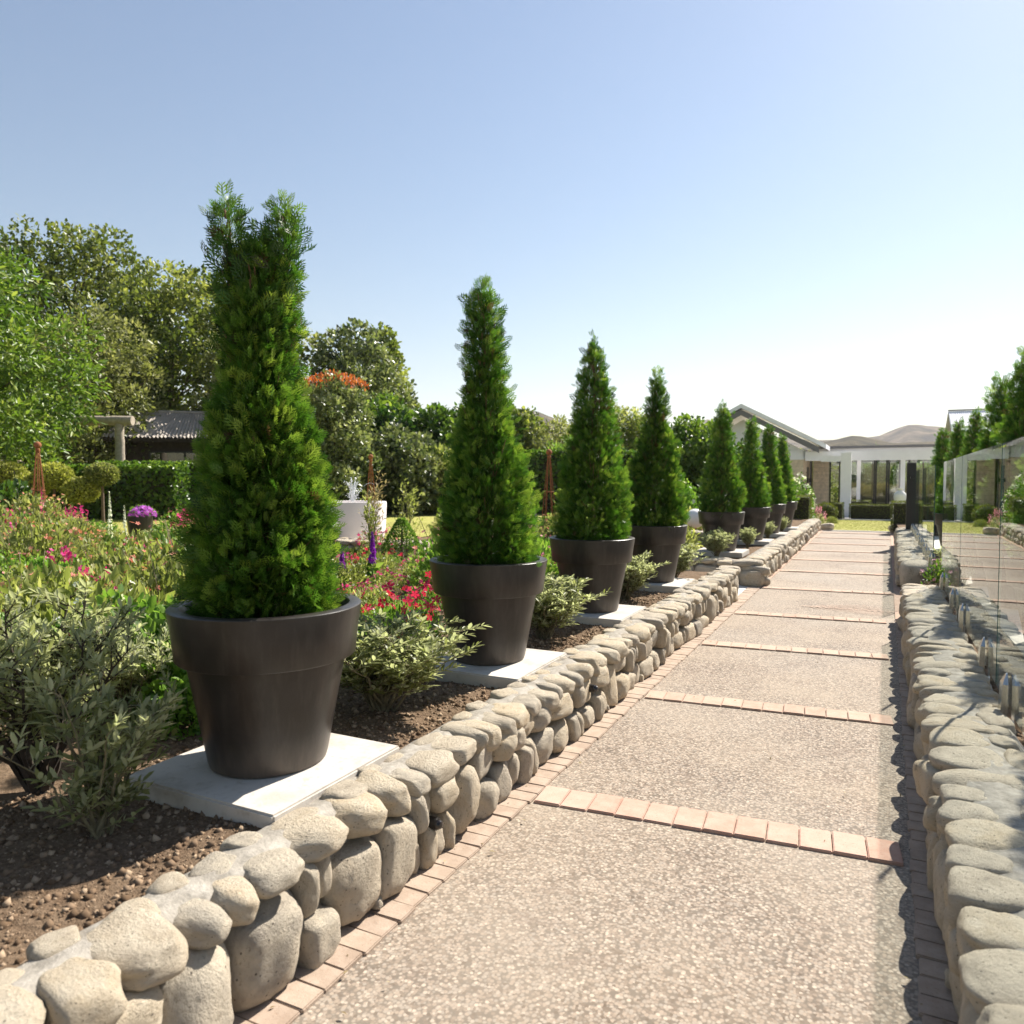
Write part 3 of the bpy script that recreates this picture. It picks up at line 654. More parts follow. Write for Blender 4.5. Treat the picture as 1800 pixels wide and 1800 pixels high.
# ------------------------------------------------------------------ glass fence
def pane(p0, p1, z0, z1, root, th=.012):
    a = Vector((*p0, 0)); b_ = Vector((*p1, 0)); d = (b_-a).normalized(); n = Vector((-d.y, d.x, 0))*th/2; V = []
    for z in (z0, z1): V += [a-n+Vector((0, 0, z)), b_-n+Vector((0, 0, z)), b_+n+Vector((0, 0, z)), a+n+Vector((0, 0, z))]
    me = bpy.data.meshes.new('pane'); me.from_pydata(V, [], [(0, 3, 2, 1), (4, 5, 6, 7), (0, 1, 5, 4), (2, 3, 7, 6), (1, 2, 6, 5), (3, 0, 4, 7)])
    me.materials.append(MATS['fence_glass']); me.materials.append(MATS['glass_edge'])
    for i in (4, 5): me.polygons[i].material_index = 1
    return link('pane', me, root)
def spigot(x, y, z, root):
    m = MB()
    for s_ in (-1, 1):                         # two tapering blades that clasp the glass
        x0 = s_*.010; x1 = s_*.034
        V = [(x0, -.026, 0), (x0, .026, 0), (x1, .026, 0), (x1, -.026, 0), (x0, -.024, .15), (x0, .024, .15), (x1*.8, .024, .15), (x1*.8, -.024, .15), (x0, -.006, .19), (x0, .006, .19), (x0*1.5, .006, .185), (x0*1.5, -.006, .185)]
        F = [(0, 3, 2, 1), (0, 4, 7, 3), (1, 2, 6, 5), (2, 3, 7, 6), (0, 1, 5, 4), (4, 8, 11, 7), (5, 6, 10, 9), (6, 7, 11, 10), (4, 5, 9, 8), (8, 9, 10, 11)]
        if s_ < 0: F = [f[::-1] for f in F]
        m.add(V, F)
    m.box(-.034, .034, -.026, .026, -.08, -.0005)
    o = m.build('spigot', 'steel', root); o.location = (x, y, z); o.scale = (1.5, 1.9, 1.4)
def fx(y): return .645+.0095*(y-3)
runs = [(2.72, 5.16, 'clear glass fence panel at the near end of the cobble wall'), (5.19, 7.68, 'clear glass fence panel, second along the cobble wall'), (7.71, 10.02, 'clear glass fence panel beside the pink daisies and wall gap'),
        (11.75, 13.5, 'clear glass fence panel above the big squared boulder'), (13.53, 15.3, 'clear glass fence panel midway along the far cobble wall'), (15.33, 17.1, 'clear glass fence panel past the middle of the far cobble wall'), (17.13, 18.9, 'clear glass fence panel next to the gate panel'), (18.93, 20.5, 'clear glass gate panel hung beside the black post')]
for y0, y1, lab in runs:
    ym = (y0+y1)/2; root = empty('fence_panel', (fx(ym), ym, .35), 0, lab, 'glass fence')
    pane((fx(y0)-fx(ym), y0-ym), (fx(y1)-fx(ym), y1-ym), .09, 1.52, root)
    for t in (.2, .8): yy = y0+(y1-y0)*t; spigot(fx(yy)-fx(ym), yy-ym, .01, root)
root = empty('fence_panel', (.88, 11.72, .35), 0, 'narrow glass return panel set across the fence line behind the pink daisies', 'glass fence'); pane((-.12, 0), (.30, 0), .09, 1.50, root); spigot(.1, 0, .01, root)
root = empty('gate_post', (.775, 20.8, .3), 0, 'black square gate post at the end of the glass fence', 'post')
m = MB(); m.box(-.1, .1, -.1, .1, -.3, 1.78); m.build('shaft', 'black_frame', root, False, .006)
m = MB(); m.box(-.11, .11, -.11, .11, 1.781, 1.80); m.build('cap', 'grey_trim', root)
m = MB(); m.box(-.03, .03, -.45, -.11, 1.4, 1.45); m.build('hinge', 'black_frame', root)

# ------------------------------------------------------------------ houses
def part(name, mat, parent, *boxes, bevel=0):
    m = MB()
    for q in boxes: m.box(*q)
    return m.build(name, mat, parent, False, bevel)
def window(parent, x0, x1, y, z0, z1, fr=.06, mull=(), name='window', axis='x'):
    """framed pane lying in the plane y (axis x) or x (axis y)"""
    w_ = empty(name, (0, 0, 0)); w_.parent = parent
    def bx(a0, a1, c0, c1, d0, d1): return (a0, a1, y+d0, y+d1, c0, c1) if axis == 'x' else (y+d0, y+d1, a0, a1, c0, c1)
    bs = [bx(x0, x0+fr, z0, z1, -.04, .04), bx(x1-fr, x1, z0, z1, -.04, .04), bx(x0+fr, x1-fr, z1-fr, z1, -.04, .04), bx(x0+fr, x1-fr, z0, z0+fr, -.04, .04)]
    for q in mull: bs.append(bx(q-fr/2, q+fr/2, z0+fr, z1-fr, -.038, .038))
    part('frame', 'black_frame', w_, *bs); part('pane', 'window_glass', w_, bx(x0+fr*.5, x1-fr*.5, z0+fr*.5, z1-fr*.5, -.006, .006)); return w_
def courses(parent, mat, x0, x1, z0, z1, y, seed, axis='x', out=-1, bh=.19, bl=.5):
    """stone blocks with recessed joints, each its own object"""
    r = random.Random(seed); z = z0
    while z < z1-.03:
        h_ = min(bh*r.uniform(.85, 1.12), z1-z); x = x0
        while x < x1-.02:
            l_ = min(bl*r.uniform(.6, 1.4), x1-x)
            if x1-(x+l_) < .12: l_ = x1-x
            d_ = .02+r.uniform(0, .012); a = (x+.006, x+l_-.006); c_ = (z+.006, z+h_-.006); e = (y+out*d_, y-.001*out) if out < 0 else (y+.001, y+d_)
            m = MB()
            if axis == 'x': m.box(*a, *e, *c_)
            else: m.box(*e, *a, *c_)
            m.build('block', mat, parent); x += l_
        z += h_
house = empty('main_house', (0, 40, .06), 0, 'low flat-roofed stone and glass house with white fascia and pergola', 'house')
HY0 = 0.0
hp = lambda n, mt, *b, **k: part(n, mt, house, *b, **k)
hp('wall', 'clad_joint', (-2.86, -2.12, .0, .3, 0, 2.72)); hp('wall', 'clad_joint', (3.4, 7.5, 0, .3, 0, 2.72))
courses(house, 'clad_stone', -2.86, -2.13, 0, 2.72, 0, 4)
window(house, -2.1, -1.62, .12, .0, 2.68, .06)
hp('floor', 'timber_floor', (-2.8, 7.4, .32, 4.6, .0, .02)); hp('ceiling', 'white_paint', (-2.85, 7.45, .31, 4.65, 2.73, 2.75))
window(house, -1.6, .48, .14, .0, 2.68, .07, (-.1, -.02), 'sliding_door'); window(house, .5, 3.38, .16, .0, 2.68, .07, (1.4, 2.4), 'sliding_door')
window(house, -2.6, 3.3, 4.6, .0, 2.68, .07, (-1.5, -.2, 1.1, 2.2))
hp('end_wall', 'interior', (-2.86, -2.66, .31, 4.6, 0, 2.72)); hp('end_wall', 'interior', (3.35, 3.45, .31, 4.6, 0, 2.72))
hp('sofa', 'interior', (-.9, .7, 2.4, 3.1, .02, .45), (-.9, .7, 3.1, 3.3, .02, .8))
hp('fascia', 'white_paint', (-2.9, 8, -.62, -.5, 2.72, 3.16)); hp('soffit', 'white_paint', (-2.9, 8, -.5, .31, 2.75, 2.80))
hp('roof', 'roof_grey', (-2.95, 8.05, -.7, 4.9, 3.165, 3.24)); hp('gutter', 'grey_trim', (-2.95, 8.05, -.80, -.705, 3.15, 3.27))
hp('curtain', 'white_paint', *[(-1.5+.035*k, -1.48+.035*k, .35+.03*(k % 2), .4+.03*(k % 2), .04, 2.65) for k in range(10)])
# pergola before the glass doors
perg = empty('pergola', (0, 36.6, .06), 0, 'white painted pergola frame standing on the patio before the glass doors', 'pergola')
part('beam', 'white_paint', perg, (-2.95, 6.5, -.14, .14, 2.50, 2.92))
part('beam', 'white_paint', perg, (-2.2, -1.42, -1.5, -1.32, 2.42, 2.66))
part('blade_post', 'white_paint', perg, (-1.40, -.98, -1.5, -1.12, 0, 2.80)); part('post', 'white_paint', perg, (.94, 1.12, -.1, .1, 0, 2.499)); part('post', 'white_paint', perg, (-.82, -.66, 1.2, 1.36, 0, 2.6))
part('post', 'white_paint', perg, (3.6, 3.78, -.1, .1, 0, 2.499))
for k in range(7): part('cross_beam', 'white_paint', perg, (-2.8+.95*k, -2.72+.95*k, .141, 2.7, 2.62, 2.82))
# gabled wing
wing = empty('gabled_wing', (-5.75, 36.0, .06), 0, 'gabled cream house wing with grey barge boards and exposed rafters', 'house')
gp = lambda n, mt, *b, **k: part(n, mt, wing, *b, **k)
HWX = 3.42; EZ = 3.08; AZ = 4.90     # eave half-width, eave and ridge heights
gp('wall', 'tan_render', (-2.8, 2.72, .62, .9, 0, 2.62), (2.52, 2.72, .9, 6, 0, 2.62))
gp('panel', 'white_paint', (-2.82, 2.76, .57, .62, 2.56, 2.98)); gp('fascia', 'white_paint', (2.725, 2.80, .57, 8, 2.64, 3.02))
gm = MB(); gm.add([(-2.8, .64, 2.98), (2.72, .64, 2.98), (0, .64, 4.5), (-2.8, .8, 2.98), (2.72, .8, 2.98), (0, .8, 4.5)], [(0, 1, 2), (5, 4, 3), (0, 3, 4, 1), (1, 4, 5, 2), (2, 5, 3, 0)]); gm.build('gable', 'white_paint', wing)
window(wing, 1.2, 2.05, .60, .9, 2.3, .06)
courses(wing, 'clad_stone', 2.06, 2.72, 0, 2.55, .62, 9)
for nm, mt, up_, y0, y1, tk in (('roof', 'roof_light', .30, -.02, 8.2, .20), ('barge_board', 'grey_trim', .02, -.10, -.03, .27)):
    for sg in (-1, 1):
        m = MB(); V = []
        for yy in (y0, y1):
            ex = HWX+(.28 if nm == 'roof' else 0); slope = (AZ-EZ)/HWX
            V += [(0, yy, AZ+up_), (sg*ex, yy, AZ-slope*ex+up_), (sg*ex, yy, AZ-slope*ex+up_-tk), (0, yy, AZ+up_-tk)]
        F = [(0, 1, 2, 3), (7, 6, 5, 4), (0, 4, 5, 1), (1, 5, 6, 2), (2, 6, 7, 3), (3, 7, 4, 0)]
        if sg > 0: F = [f[::-1] for f in F]
        m.add(V, F); m.build(nm, mt, wing)
for sg in (-1, 1):
    for k in range(7):
        t = .16+.13*k; slope = (AZ-EZ)/HWX; x = sg*HWX*t; z = AZ-slope*HWX*t-.02
        m = MB(); m.box(x-.05, x+.05, -.03, .62, z-.16, z-.04); m.build('rafter', 'rafter', wing)
    m = MB(); slope = (AZ-EZ)/HWX; V = [(0, -.02, AZ+.02), (sg*HWX, -.02, EZ+.02), (0, .64, AZ+.02), (sg*HWX, .64, EZ+.02)]; m.add(V, [(0, 1, 3, 2) if sg < 0 else (2, 3, 1, 0)]); m.build('lining', 'rafter', wing)
dr = gp('door', 'black_frame', (2.721, 2.76, 2.2, 3.1, 0, 2.25)); part('handle', 'steel', dr, (2.765, 2.80, 2.3, 2.34, .9, 1.2))
for yy in (1.75, 3.5):
    m = MB(); m.bar((2.722, yy, 1.62), (2.86, yy, 1.62), .09, .09, 12); m.build('wall_lamp', 'black_frame', wing)
m = MB(); m.bar((2.78, 3.85, 0), (2.78, 3.85, 2.6), .04, .04, 8); m.build('downpipe', 'grey_trim', wing)
courses(wing, 'clad_stone', .92, 2.15, 0, 2.6, 2.721, 12, 'y', 1); courses(wing, 'clad_stone', 3.15, 3.98, 0, 2.6, 2.721, 13, 'y', 1)
# roof of the pool house beyond the right-hand conifers
ph = empty('pool_house', (7.15, 50, 0), 0, 'pale building with corrugated roof showing above the conifers behind the fence', 'building')
part('wall', 'tan_render', ph, (-3, 3, 0, 5, 0, 4.3))
m = MB(); nn = 60
for k in range(nn):
    x0 = -3.3+6.6*k/nn; m.add([(x0, -.4, 4.4), (x0+.055, -.4, 4.46), (x0+.11, -.4, 4.4), (x0, 2.5, 5.85), (x0+.055, 2.5, 5.91), (x0+.11, 2.5, 5.85)], [(0, 1, 4, 3), (1, 2, 5, 4)])
m.add([(-3.3, 2.5, 5.85), (3.3, 2.5, 5.85), (3.3, 5.4, 4.4), (-3.3, 5.4, 4.4)], [(0, 1, 2, 3)]); m.build('roof', 'roof_light', ph)
part('ridge_cap', 'grey_trim', ph, (-3.3, 3.3, 2.42, 2.58, 5.9, 5.97))

# ------------------------------------------------------------------ garden shed, swing frame, ornaments
shed = empty('garden_shed', (-26.4, 21.9, .4), R(41), 'dark timber shed with corrugated grey roof behind the clipped hedge', 'shed')
part('wall', 'shed_wood', shed, (-2.6, 2.6, 0, 4, 0, 3.0)); 
for k in range(26): part('plank', 'shed_wood', shed, (-2.6+.2*k+.006, -2.4+.2*k-.006, -.025, -.001, .02, 2.98))
w_ = window(shed, -1.2, 1.6, -.07, 1.6, 2.5, .08, (0.2,))
m = MB(); nn = 40; W_ = 5.9
for k in range(nn):
    x0 = -W_/2+W_*k/nn; dx = W_/nn; V = []
    for yy, zz in ((-.55, 3.0), (2.0, 4.25)):
        inset = .9*(yy+.55)/2.55
        V += [(x0*(1-inset/3.2), yy, zz), ((x0+dx/2)*(1-inset/3.2), yy, zz+.075), ((x0+dx)*(1-inset/3.2), yy, zz)]
    m.add(V, [(0, 1, 4, 3), (1, 2, 5, 4)])
m.add([(-W_/2, -.55, 3.0), (-W_/2*.72, 2, 4.25), (-W_/2, 4.5, 3.0)], [(0, 1, 2)]); m.add([(W_/2, -.55, 3.0), (W_/2, 4.5, 3.0), (W_/2*.72, 2, 4.25)], [(0, 1, 2)])
m.add([(-W_/2, 4.5, 3.0), (-W_/2*.72, 2, 4.25), (W_/2*.72, 2, 4.25), (W_/2, 4.5, 3.0)], [(0, 1, 2, 3)]); m.build('roof', 'roof_grey', shed)
part('fascia', 'shed_wood', shed, (-2.9, 2.9, -.58, -.53, 2.86, 2.99)); m = MB(); m.bar((-2.15, 2, 4.28), (2.15, 2, 4.28), .09, .09, 8); m.build('ridge_cap', 'roof_grey', shed)

sw = empty('swing_frame', (-24.76, 17.93, .41), 0, 'weathered round-log post with crossbeam standing on the lawn', 'post')
m = MB()
for i in range(6): m.bar((0, 0, i*.55-.1*(i == 0)), (.01*math.sin(i*2), .01, (i+1)*.55), .19-.006*i, .19-.006*(i+1), 14)
m.build('post', 'log', sw, True)
m = MB(); dx_, dy_ = -.897, -.442
for i in range(6): m.bar((.5*-dx_+dx_*i*.75, .5*-dy_+dy_*i*.75, 3.42), (.5*-dx_+dx_*(i+1)*.75, .5*-dy_+dy_*(i+1)*.75, 3.43), .17, .17, 14)
m.build('crossbeam', 'log', sw, True)
m = MB(); m.bar((dx_*3.8, dy_*3.8, -.1), (dx_*3.8, dy_*3.8, 3.3), .18, .16, 14); m.build('post', 'log', sw, True)

def obelisk(x, y, z, h, label):
    r = empty('obelisk', (x, y, z), .3, label, 'obelisk')
    for k in range(6):
        a = k*math.pi/3; m = MB(); m.bar((math.cos(a)*.21, math.sin(a)*.21, -.05), (math.cos(a)*.03, math.sin(a)*.03, h-.16), .011, .009, 6); m.build('rod', 'rust', r)
    for t in (.25, .55):
        m = MB(); rr = .21-.18*t; n = 24
        for k in range(n): m.bar((rr*math.cos(2*math.pi*k/n), rr*math.sin(2*math.pi*k/n), t*(h-.16)), (rr*math.cos(2*math.pi*(k+1)/n), rr*math.sin(2*math.pi*(k+1)/n), t*(h-.16)), .01, .01, 5)
        m.build('ring', 'rust', r)
    m = MB(); m.lathe([(.045, h-.19), (.05, h-.14), (.03, h-.12)], 14); m.build('collar', 'rust', r, True)
    m = MB(); m.lathe([(.075*math.sin(math.pi*(i+.15)/12.3), h-.05-.075*math.cos(math.pi*(i+.15)/12.3)) for i in range(13)], 18); m.build('finial', 'rust', r, True)
obelisk(-16.26, 9.84, .38, 2.09, 'rusty wire obelisk over the tall mixed flowers by the lawn')
obelisk(-13.49, 17.9, .36, 2.05, 'rusty wire obelisk behind the white fountain planter')
obelisk(-7.15, 16.56, .34, 2.05, 'rusty wire obelisk beside the purple foxglove spires')

wp = empty('fountain_planter', (-9.02, 11.40, .15), 0, 'wide white rendered round planter among the flowers with a water jet', 'planter')
m = MB(); m.lathe([(.40, 0), (.44, .02), (.56, .28), (.62, .6), (.64, 1.06), (.635, 1.10), (.60, 1.105)], 64, False); m.build('bowl', 'white_render', wp, True)
m = MB(); m.lathe([(.60, 1.105), (.575, 1.10), (.57, 1.02), (.0, 1.015)], 64, False); m.build('rim', 'white_render', wp, True)
m = MB(); r = random.Random(5)
for k in range(70):
    a = r.uniform(0, 6.28); v0 = r.uniform(.5, 1.15); th = abs(r.gauss(0, .24)); p = None; hmax = .42*v0**2
    for i in range(9):
        t = i/8*1.25; rad = th*v0*t*.62; z = 4*hmax*(t*.5)*(1-t*.5)*1.0
        q = Vector((rad*math.cos(a), rad*math.sin(a), 1.02+z))
        if p is not None and r.random() < .75: m.bar(p, q, .0035, .003, 4)
        if r.random() < .5: m.bar(q, q+Vector((0, 0, .012)), .007, .004, 5)
        p = q
fs = m.build('fountain_spray', 'water'); fs.location = (-9.02, 11.40, .15); tag(fs, 'white spray of water rising from the white round planter', 'water jet')

bp = empty('flower_pot', (-14.84, 11.21, .34), 0, 'rounded dark grey pot of violet flowers on the lawn edge', 'pot')
m = MB(); m.lathe([(.16, 0), (.2, .02), (.245, .16), (.262, .34), (.262, .52), (.25, .525), (.235, .52), (.235, .46), (.0, .455)], 40); m.build('pot', 'planter', bp, True)
n = 260; d = rdir(n, .05); P = d*np.array((.28, .28, .22))+np.array((.06, .02, .52))
leaves('leaves', 'brightleaf', P[:90], d[:90], rdir(90), np.full(90, .07), .4+.2*rng.random(90), LEAF, bp)
V, F = scatter(*FLOWER, frames(rdir(n-90), d[90:]+rdir(n-90)*.4), P[90:], np.full(n-90, .038)); link('flowers', np_mesh('flowers', V, F, 'p_violet', np.repeat(rng.random(n-90), len(FLOWER[0]))), bp)

sp = MB(); sp.lathe([(.22*math.sin(math.pi*(i+.02)/24.04), .22-.22*math.cos(math.pi*(i+.02)/24.04)) for i in range(25)], 36); o = sp.build('garden_sphere', 'white_vase', None, True); o.location = (-3.74, 17.2, .56); tag(o, 'smooth white sphere ornament behind the far planters', 'sphere')
vz = empty('white_urn', (.88, 34.3, .06), 0, 'shouldered white urn beside the clipped hedge on the patio', 'urn')
m = MB(); m.lathe([(.10, .45), (.14, .47), (.20, .7), (.245, .95), (.21, 1.08), (.12, 1.15), (.09, 1.21)], 32, False); m.build('body', 'white_vase', vz, True)
m = MB(); m.lathe([(.09, 1.21), (.13, 1.25), (.13, 1.28), (.09, 1.28), (.08, 1.2)], 32, False); m.build('lip', 'white_vase', vz, True)
part('plinth', 'white_paint', vz, (-.2, .2, -.2, .2, 0, .449))

# ------------------------------------------------------------------ hedges and clipped shapes
def hedge(name, x0, x1, y0, y1, z0, z1, n, size, mat, label, rz=0, loc=(0, 0, 0), tpl=LEAF, cat='hedge', rnd=.04, group=None):
    root = empty(name, loc, rz, label, cat, group); g = rng
    ax_, ay, az = x1-x0, y1-y0, z1-z0; fs_ = [ax_*ay, ax_*az, ax_*az, ay*az, ay*az]; fs_ = np.array(fs_)/sum(fs_); P = []; N = []
    for f, k in enumerate((fs_*n).astype(int)):
        u = g.random(k); v = g.random(k)
        if f == 0: p = np.stack([x0+u*ax_, y0+v*ay, np.full(k, z1)], -1); nn = (0, 0, 1)
        elif f in (1, 2): p = np.stack([x0+u*ax_, np.full(k, y0 if f == 1 else y1), z0+v*az], -1); nn = (0, -1 if f == 1 else 1, 0)
        else: p = np.stack([np.full(k, x0 if f == 3 else x1), y0+u*ay, z0+v*az], -1); nn = (-1 if f == 3 else 1, 0, 0)
        P.append(p); N.append(np.tile(np.array(nn, float), (k, 1)))
    P = np.concatenate(P); N = np.concatenate(N); k = len(P)
    wob = np.array([noise.noise(Vector(p)*1.6)*rnd+noise.noise(Vector(p)*5)*rnd*.5 for p in P])
    P = P+N*(wob-.05*g.random(k)-size*.25)[:, None]
    d = unit(N*.35+rdir(k)*.8+np.array((0, 0, .4))); up = unit(N+rdir(k)*.55)
    leaves('leaves', mat, P, d, up, size*(.7+.6*g.random(k)), .42+.18*g.normal(size=k)+.18*N[:, 2], tpl, root)  # tint raised on the top face, sun on the hedge put into the colour
    q = size*.6+.05; part('twigs', 'twigs', root, (x0+q, x1-q, y0+q, y1-q, z0, z1-q)); return root  # one solid dark-brown core standing in for the hedge's dark twiggy inside
A41 = R(41)
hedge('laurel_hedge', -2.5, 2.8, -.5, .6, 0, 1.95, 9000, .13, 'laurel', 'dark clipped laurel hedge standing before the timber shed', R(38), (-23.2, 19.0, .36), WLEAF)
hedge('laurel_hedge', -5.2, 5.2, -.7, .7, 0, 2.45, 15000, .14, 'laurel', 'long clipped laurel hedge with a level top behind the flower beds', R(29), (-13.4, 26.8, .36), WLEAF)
hedge('laurel_hedge', -3.6, 3.4, -.5, .5, 0, 1.75, 9000, .14, 'laurel', 'dark hedge added for the shadow behind the golden topiary balls', R(26), (-23.6, 15.6, .36), WLEAF)  # added hedge, fills in the dark shadow behind the topiary stems
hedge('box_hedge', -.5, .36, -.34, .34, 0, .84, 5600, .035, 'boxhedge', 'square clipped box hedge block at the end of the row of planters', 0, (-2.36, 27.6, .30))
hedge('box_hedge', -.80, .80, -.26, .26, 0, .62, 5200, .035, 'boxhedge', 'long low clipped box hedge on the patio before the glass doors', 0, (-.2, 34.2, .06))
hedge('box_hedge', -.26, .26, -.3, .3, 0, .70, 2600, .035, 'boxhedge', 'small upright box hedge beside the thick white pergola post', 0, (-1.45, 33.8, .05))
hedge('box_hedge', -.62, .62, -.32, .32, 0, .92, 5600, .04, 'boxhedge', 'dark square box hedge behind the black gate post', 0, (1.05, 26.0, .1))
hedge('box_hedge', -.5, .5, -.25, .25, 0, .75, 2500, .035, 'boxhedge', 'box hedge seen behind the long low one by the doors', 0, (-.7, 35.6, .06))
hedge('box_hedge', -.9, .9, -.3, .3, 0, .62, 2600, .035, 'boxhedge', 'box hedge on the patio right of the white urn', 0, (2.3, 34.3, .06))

def ball(name, x, y, z, r, n, size, mat, label, cat, group=None, tpl=LEAF, sq=.85, stem=None, mats='twigs'):
    root = empty(name, (x, y, 0), 0, label, cat, group); d = rdir(n); P = d*np.array((r, r, r*sq))*(1-.16*rng.random(n)+.04*rng.normal(size=n))[:, None]+np.array((0, 0, z))
    leaves('leaves', mat, P, unit(d*.6+rdir(n)*.7+np.array((0, 0, .4))), unit(d+rdir(n)*.5), size*(.7+.6*rng.random(n)), .42+.2*rng.normal(size=n)+.15*d[:, 2], tpl, root)  # tint grows lighter upwards, a sunlit top put into the leaf colour
    m = MB(); q = r*.82; m.lathe([(q*math.sin(math.pi*(i+.1)/8.2), z-q*sq*math.cos(math.pi*(i+.1)/8.2)) for i in range(9)], 12); m.build('twigs', mats, root, True)  # solid dark-brown core standing in for the ball's dark twiggy inside
    if stem is not None: m = MB(); m.bar((0, 0, stem), (0, 0, z), .05, .035, 7); m.build('stem', 'bark', root, True)
    return root
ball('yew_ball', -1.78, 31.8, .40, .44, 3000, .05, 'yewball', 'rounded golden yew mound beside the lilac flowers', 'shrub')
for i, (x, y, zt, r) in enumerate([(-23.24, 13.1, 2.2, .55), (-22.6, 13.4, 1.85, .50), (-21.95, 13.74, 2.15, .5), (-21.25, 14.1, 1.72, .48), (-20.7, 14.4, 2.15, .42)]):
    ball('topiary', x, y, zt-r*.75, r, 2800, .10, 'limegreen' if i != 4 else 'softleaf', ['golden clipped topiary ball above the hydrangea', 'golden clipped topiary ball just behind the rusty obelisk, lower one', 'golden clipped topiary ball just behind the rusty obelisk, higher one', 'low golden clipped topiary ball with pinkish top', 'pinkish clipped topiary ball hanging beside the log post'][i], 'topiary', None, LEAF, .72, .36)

# ------------------------------------------------------------------ background trees and shrubs
def tree(name, x, y, z0, zbot, ztop, prof, nl, lobe, n, size, mat, label, seed, tpl=LEAF, shell=.4, tuft=3, up=.5, cat='tree', tr=.16, group=None, droop=0):
    root = empty(name, (x, y, z0), 0, label, cat, group)
    bl = lobed(0, 0, zbot-z0, ztop-z0, prof, nl, lobe, seed); P, D, U, T = crown_arrays(bl, int(n*1.6), size, shell, up, tuft)
    if droop: D = unit(D*.5+np.array((0, 0, -droop)))
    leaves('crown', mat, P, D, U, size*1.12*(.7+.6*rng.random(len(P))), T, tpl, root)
    link('trunk', trunk_mesh((ztop-z0)*.85, tr, 16, seed, prof, 'bark'), root); return root
def egg(w, lo=.55): return lambda t: w*(lo+(1-lo)*math.sin(math.pi*min(1, t*1.15+.05))) if t < .8 else w*max(.08, math.sqrt(max(0, 1-((t-.45)/.56)**2)))
def cone_(w): return lambda t: w*(1-t*.86)*(.8+.2*min(1, t*6))
tree('leafy_tree', -26.6, 12.6, .4, 1.6, 9.9, egg(4.6), 46, 1.2, 24000, .21, 'willow', 'bright green leafy tree beside the log crossbeam', 3, OLEAF, .45, 4, .4, droop=.12, tr=.22)
tree('evergreen_tree', -37.5, 24.8, .5, 2, 14.9, egg(5.2), 44, 1.6, 20000, .20, 'evergreen', 'tallest dark evergreen tree with an uneven domed top', 5, WLEAF, tr=.3)
tree('evergreen_tree', -32.6, 26.6, .5, 1.5, 12.6, egg(4.6), 44, 1.5, 20000, .20, 'evergreen', 'broad dark evergreen tree rising behind the shed', 8, WLEAF, tr=.3)
tree('pale_tree', -29.9, 20.6, .5, 1.0, 9.0, egg(3.0), 28, 1.15, 10000, .20, 'olive_tree', 'pale olive-leaved tree beside the shed roof', 11, LEAF, tr=.2)
tree('pale_tree', -26.8, 27.0, .5, 1.0, 9.6, egg(3.4), 28, 1.3, 13000, .17, 'olive_tree', 'tall olive-leaved tree directly behind the twin-topped conifer', 14, WLEAF, tr=.2)
tree('pale_tree', -23.2, 29.4, .5, 1.0, 9.2, egg(2.9), 28, 1.15, 10000, .2, 'photinia', 'glossy grey-green tree behind the orange-tipped shrub', 17, WLEAF, tr=.2)
tree('conical_tree', -24.2, 33.2, .5, 1.0, 9.9, cone_(2.9), 34, 1.0, 13000, .19, 'evergreen', 'dark cone-shaped evergreen above the clipped laurels', 19, WLEAF, tr=.2)
tree('photinia_shrub', -17.4, 21.0, .36, .5, 5.3, egg(1.45, .8), 24, .62, 9000, .13, 'photinia', 'tall glossy grey-green shrub with orange new shoots', 23, WLEAF, cat='shrub', tr=.08)
n = 420; a = rng.random(n)*6.28; rr = 1.2*np.sqrt(rng.random(n)); P = np.stack([-17.4+rr*np.cos(a), 21.0+rr*np.sin(a), 5.35-.35*rr**1.5+.18*rng.random(n)], -1)
sh = bpy.data.objects['photinia_shrub']; o = leaves('new_shoots', 'p_orange', P-np.array(sh.location), unit(rdir(n, 0)+np.array((0, 0, .9))), rdir(n), np.full(n, .14), rng.random(n), LEAF, sh)
tree('laurel_shrub', -20.2, 27.0, .36, .4, 5.4, egg(2.3, .85), 26, .8, 9000, .19, 'laurel', 'big glossy laurel bush next to the orange-tipped shrub', 29, WLEAF, cat='shrub')
tree('laurel_shrub', -17.4, 29.0, .36, .4, 5.0, egg(2.4, .9), 26, .8, 9000, .19, 'laurel', 'big rounded laurel bush sloping down toward the level hedge', 31, WLEAF, cat='shrub')
tree('laurel_shrub', -17.0, 24.4, .36, .4, 3.6, egg(2.0, .9), 24, .7, 9000, .16, 'photinia', 'white-glinting dark shrub between the obelisk and the level hedge', 37, WLEAF, cat='shrub')
tree('laurel_shrub', -15.4, 24.9, .36, .3, 2.9, egg(1.1, .9), 14, .5, 3500, .13, 'softleaf', 'light olive shrub in front of the level hedge end', 38, LEAF, cat='shrub')
tree('garden_shrub', -15.6, 32.0, .36, .4, 5.3, egg(1.5, .8), 18, .65, 5000, .17, 'evergreen', 'dark upright shrub behind the column-topped conifer', 41, WLEAF, cat='shrub')
tree('garden_shrub', -13.6, 32.6, .36, .4, 4.5, egg(2.2, .9), 24, .75, 7000, .17, 'olive_tree', 'pale silvery shrub above the level hedge', 43, LEAF, cat='shrub')
tree('garden_shrub', -11.0, 33.6, .36, .4, 5.3, egg(1.7, .8), 18, .7, 6000, .17, 'softleaf', 'loose yellow-green shrub between the third and fourth conifers', 47, LEAF, cat='shrub')
tree('garden_shrub', -10.3, 34.2, .36, .4, 4.7, egg(1.2, .85), 18, .7, 5000, .17, 'willow', 'fresh green shrub beside the short-spired conifer', 49, LEAF, cat='shrub')
tree('garden_shrub', -11.6, 31.0, .36, .4, 3.6, egg(2.0, .9), 18, .7, 6000, .14, 'brightleaf', 'bright green low shrub over the level hedge', 51, LEAF, cat='shrub')
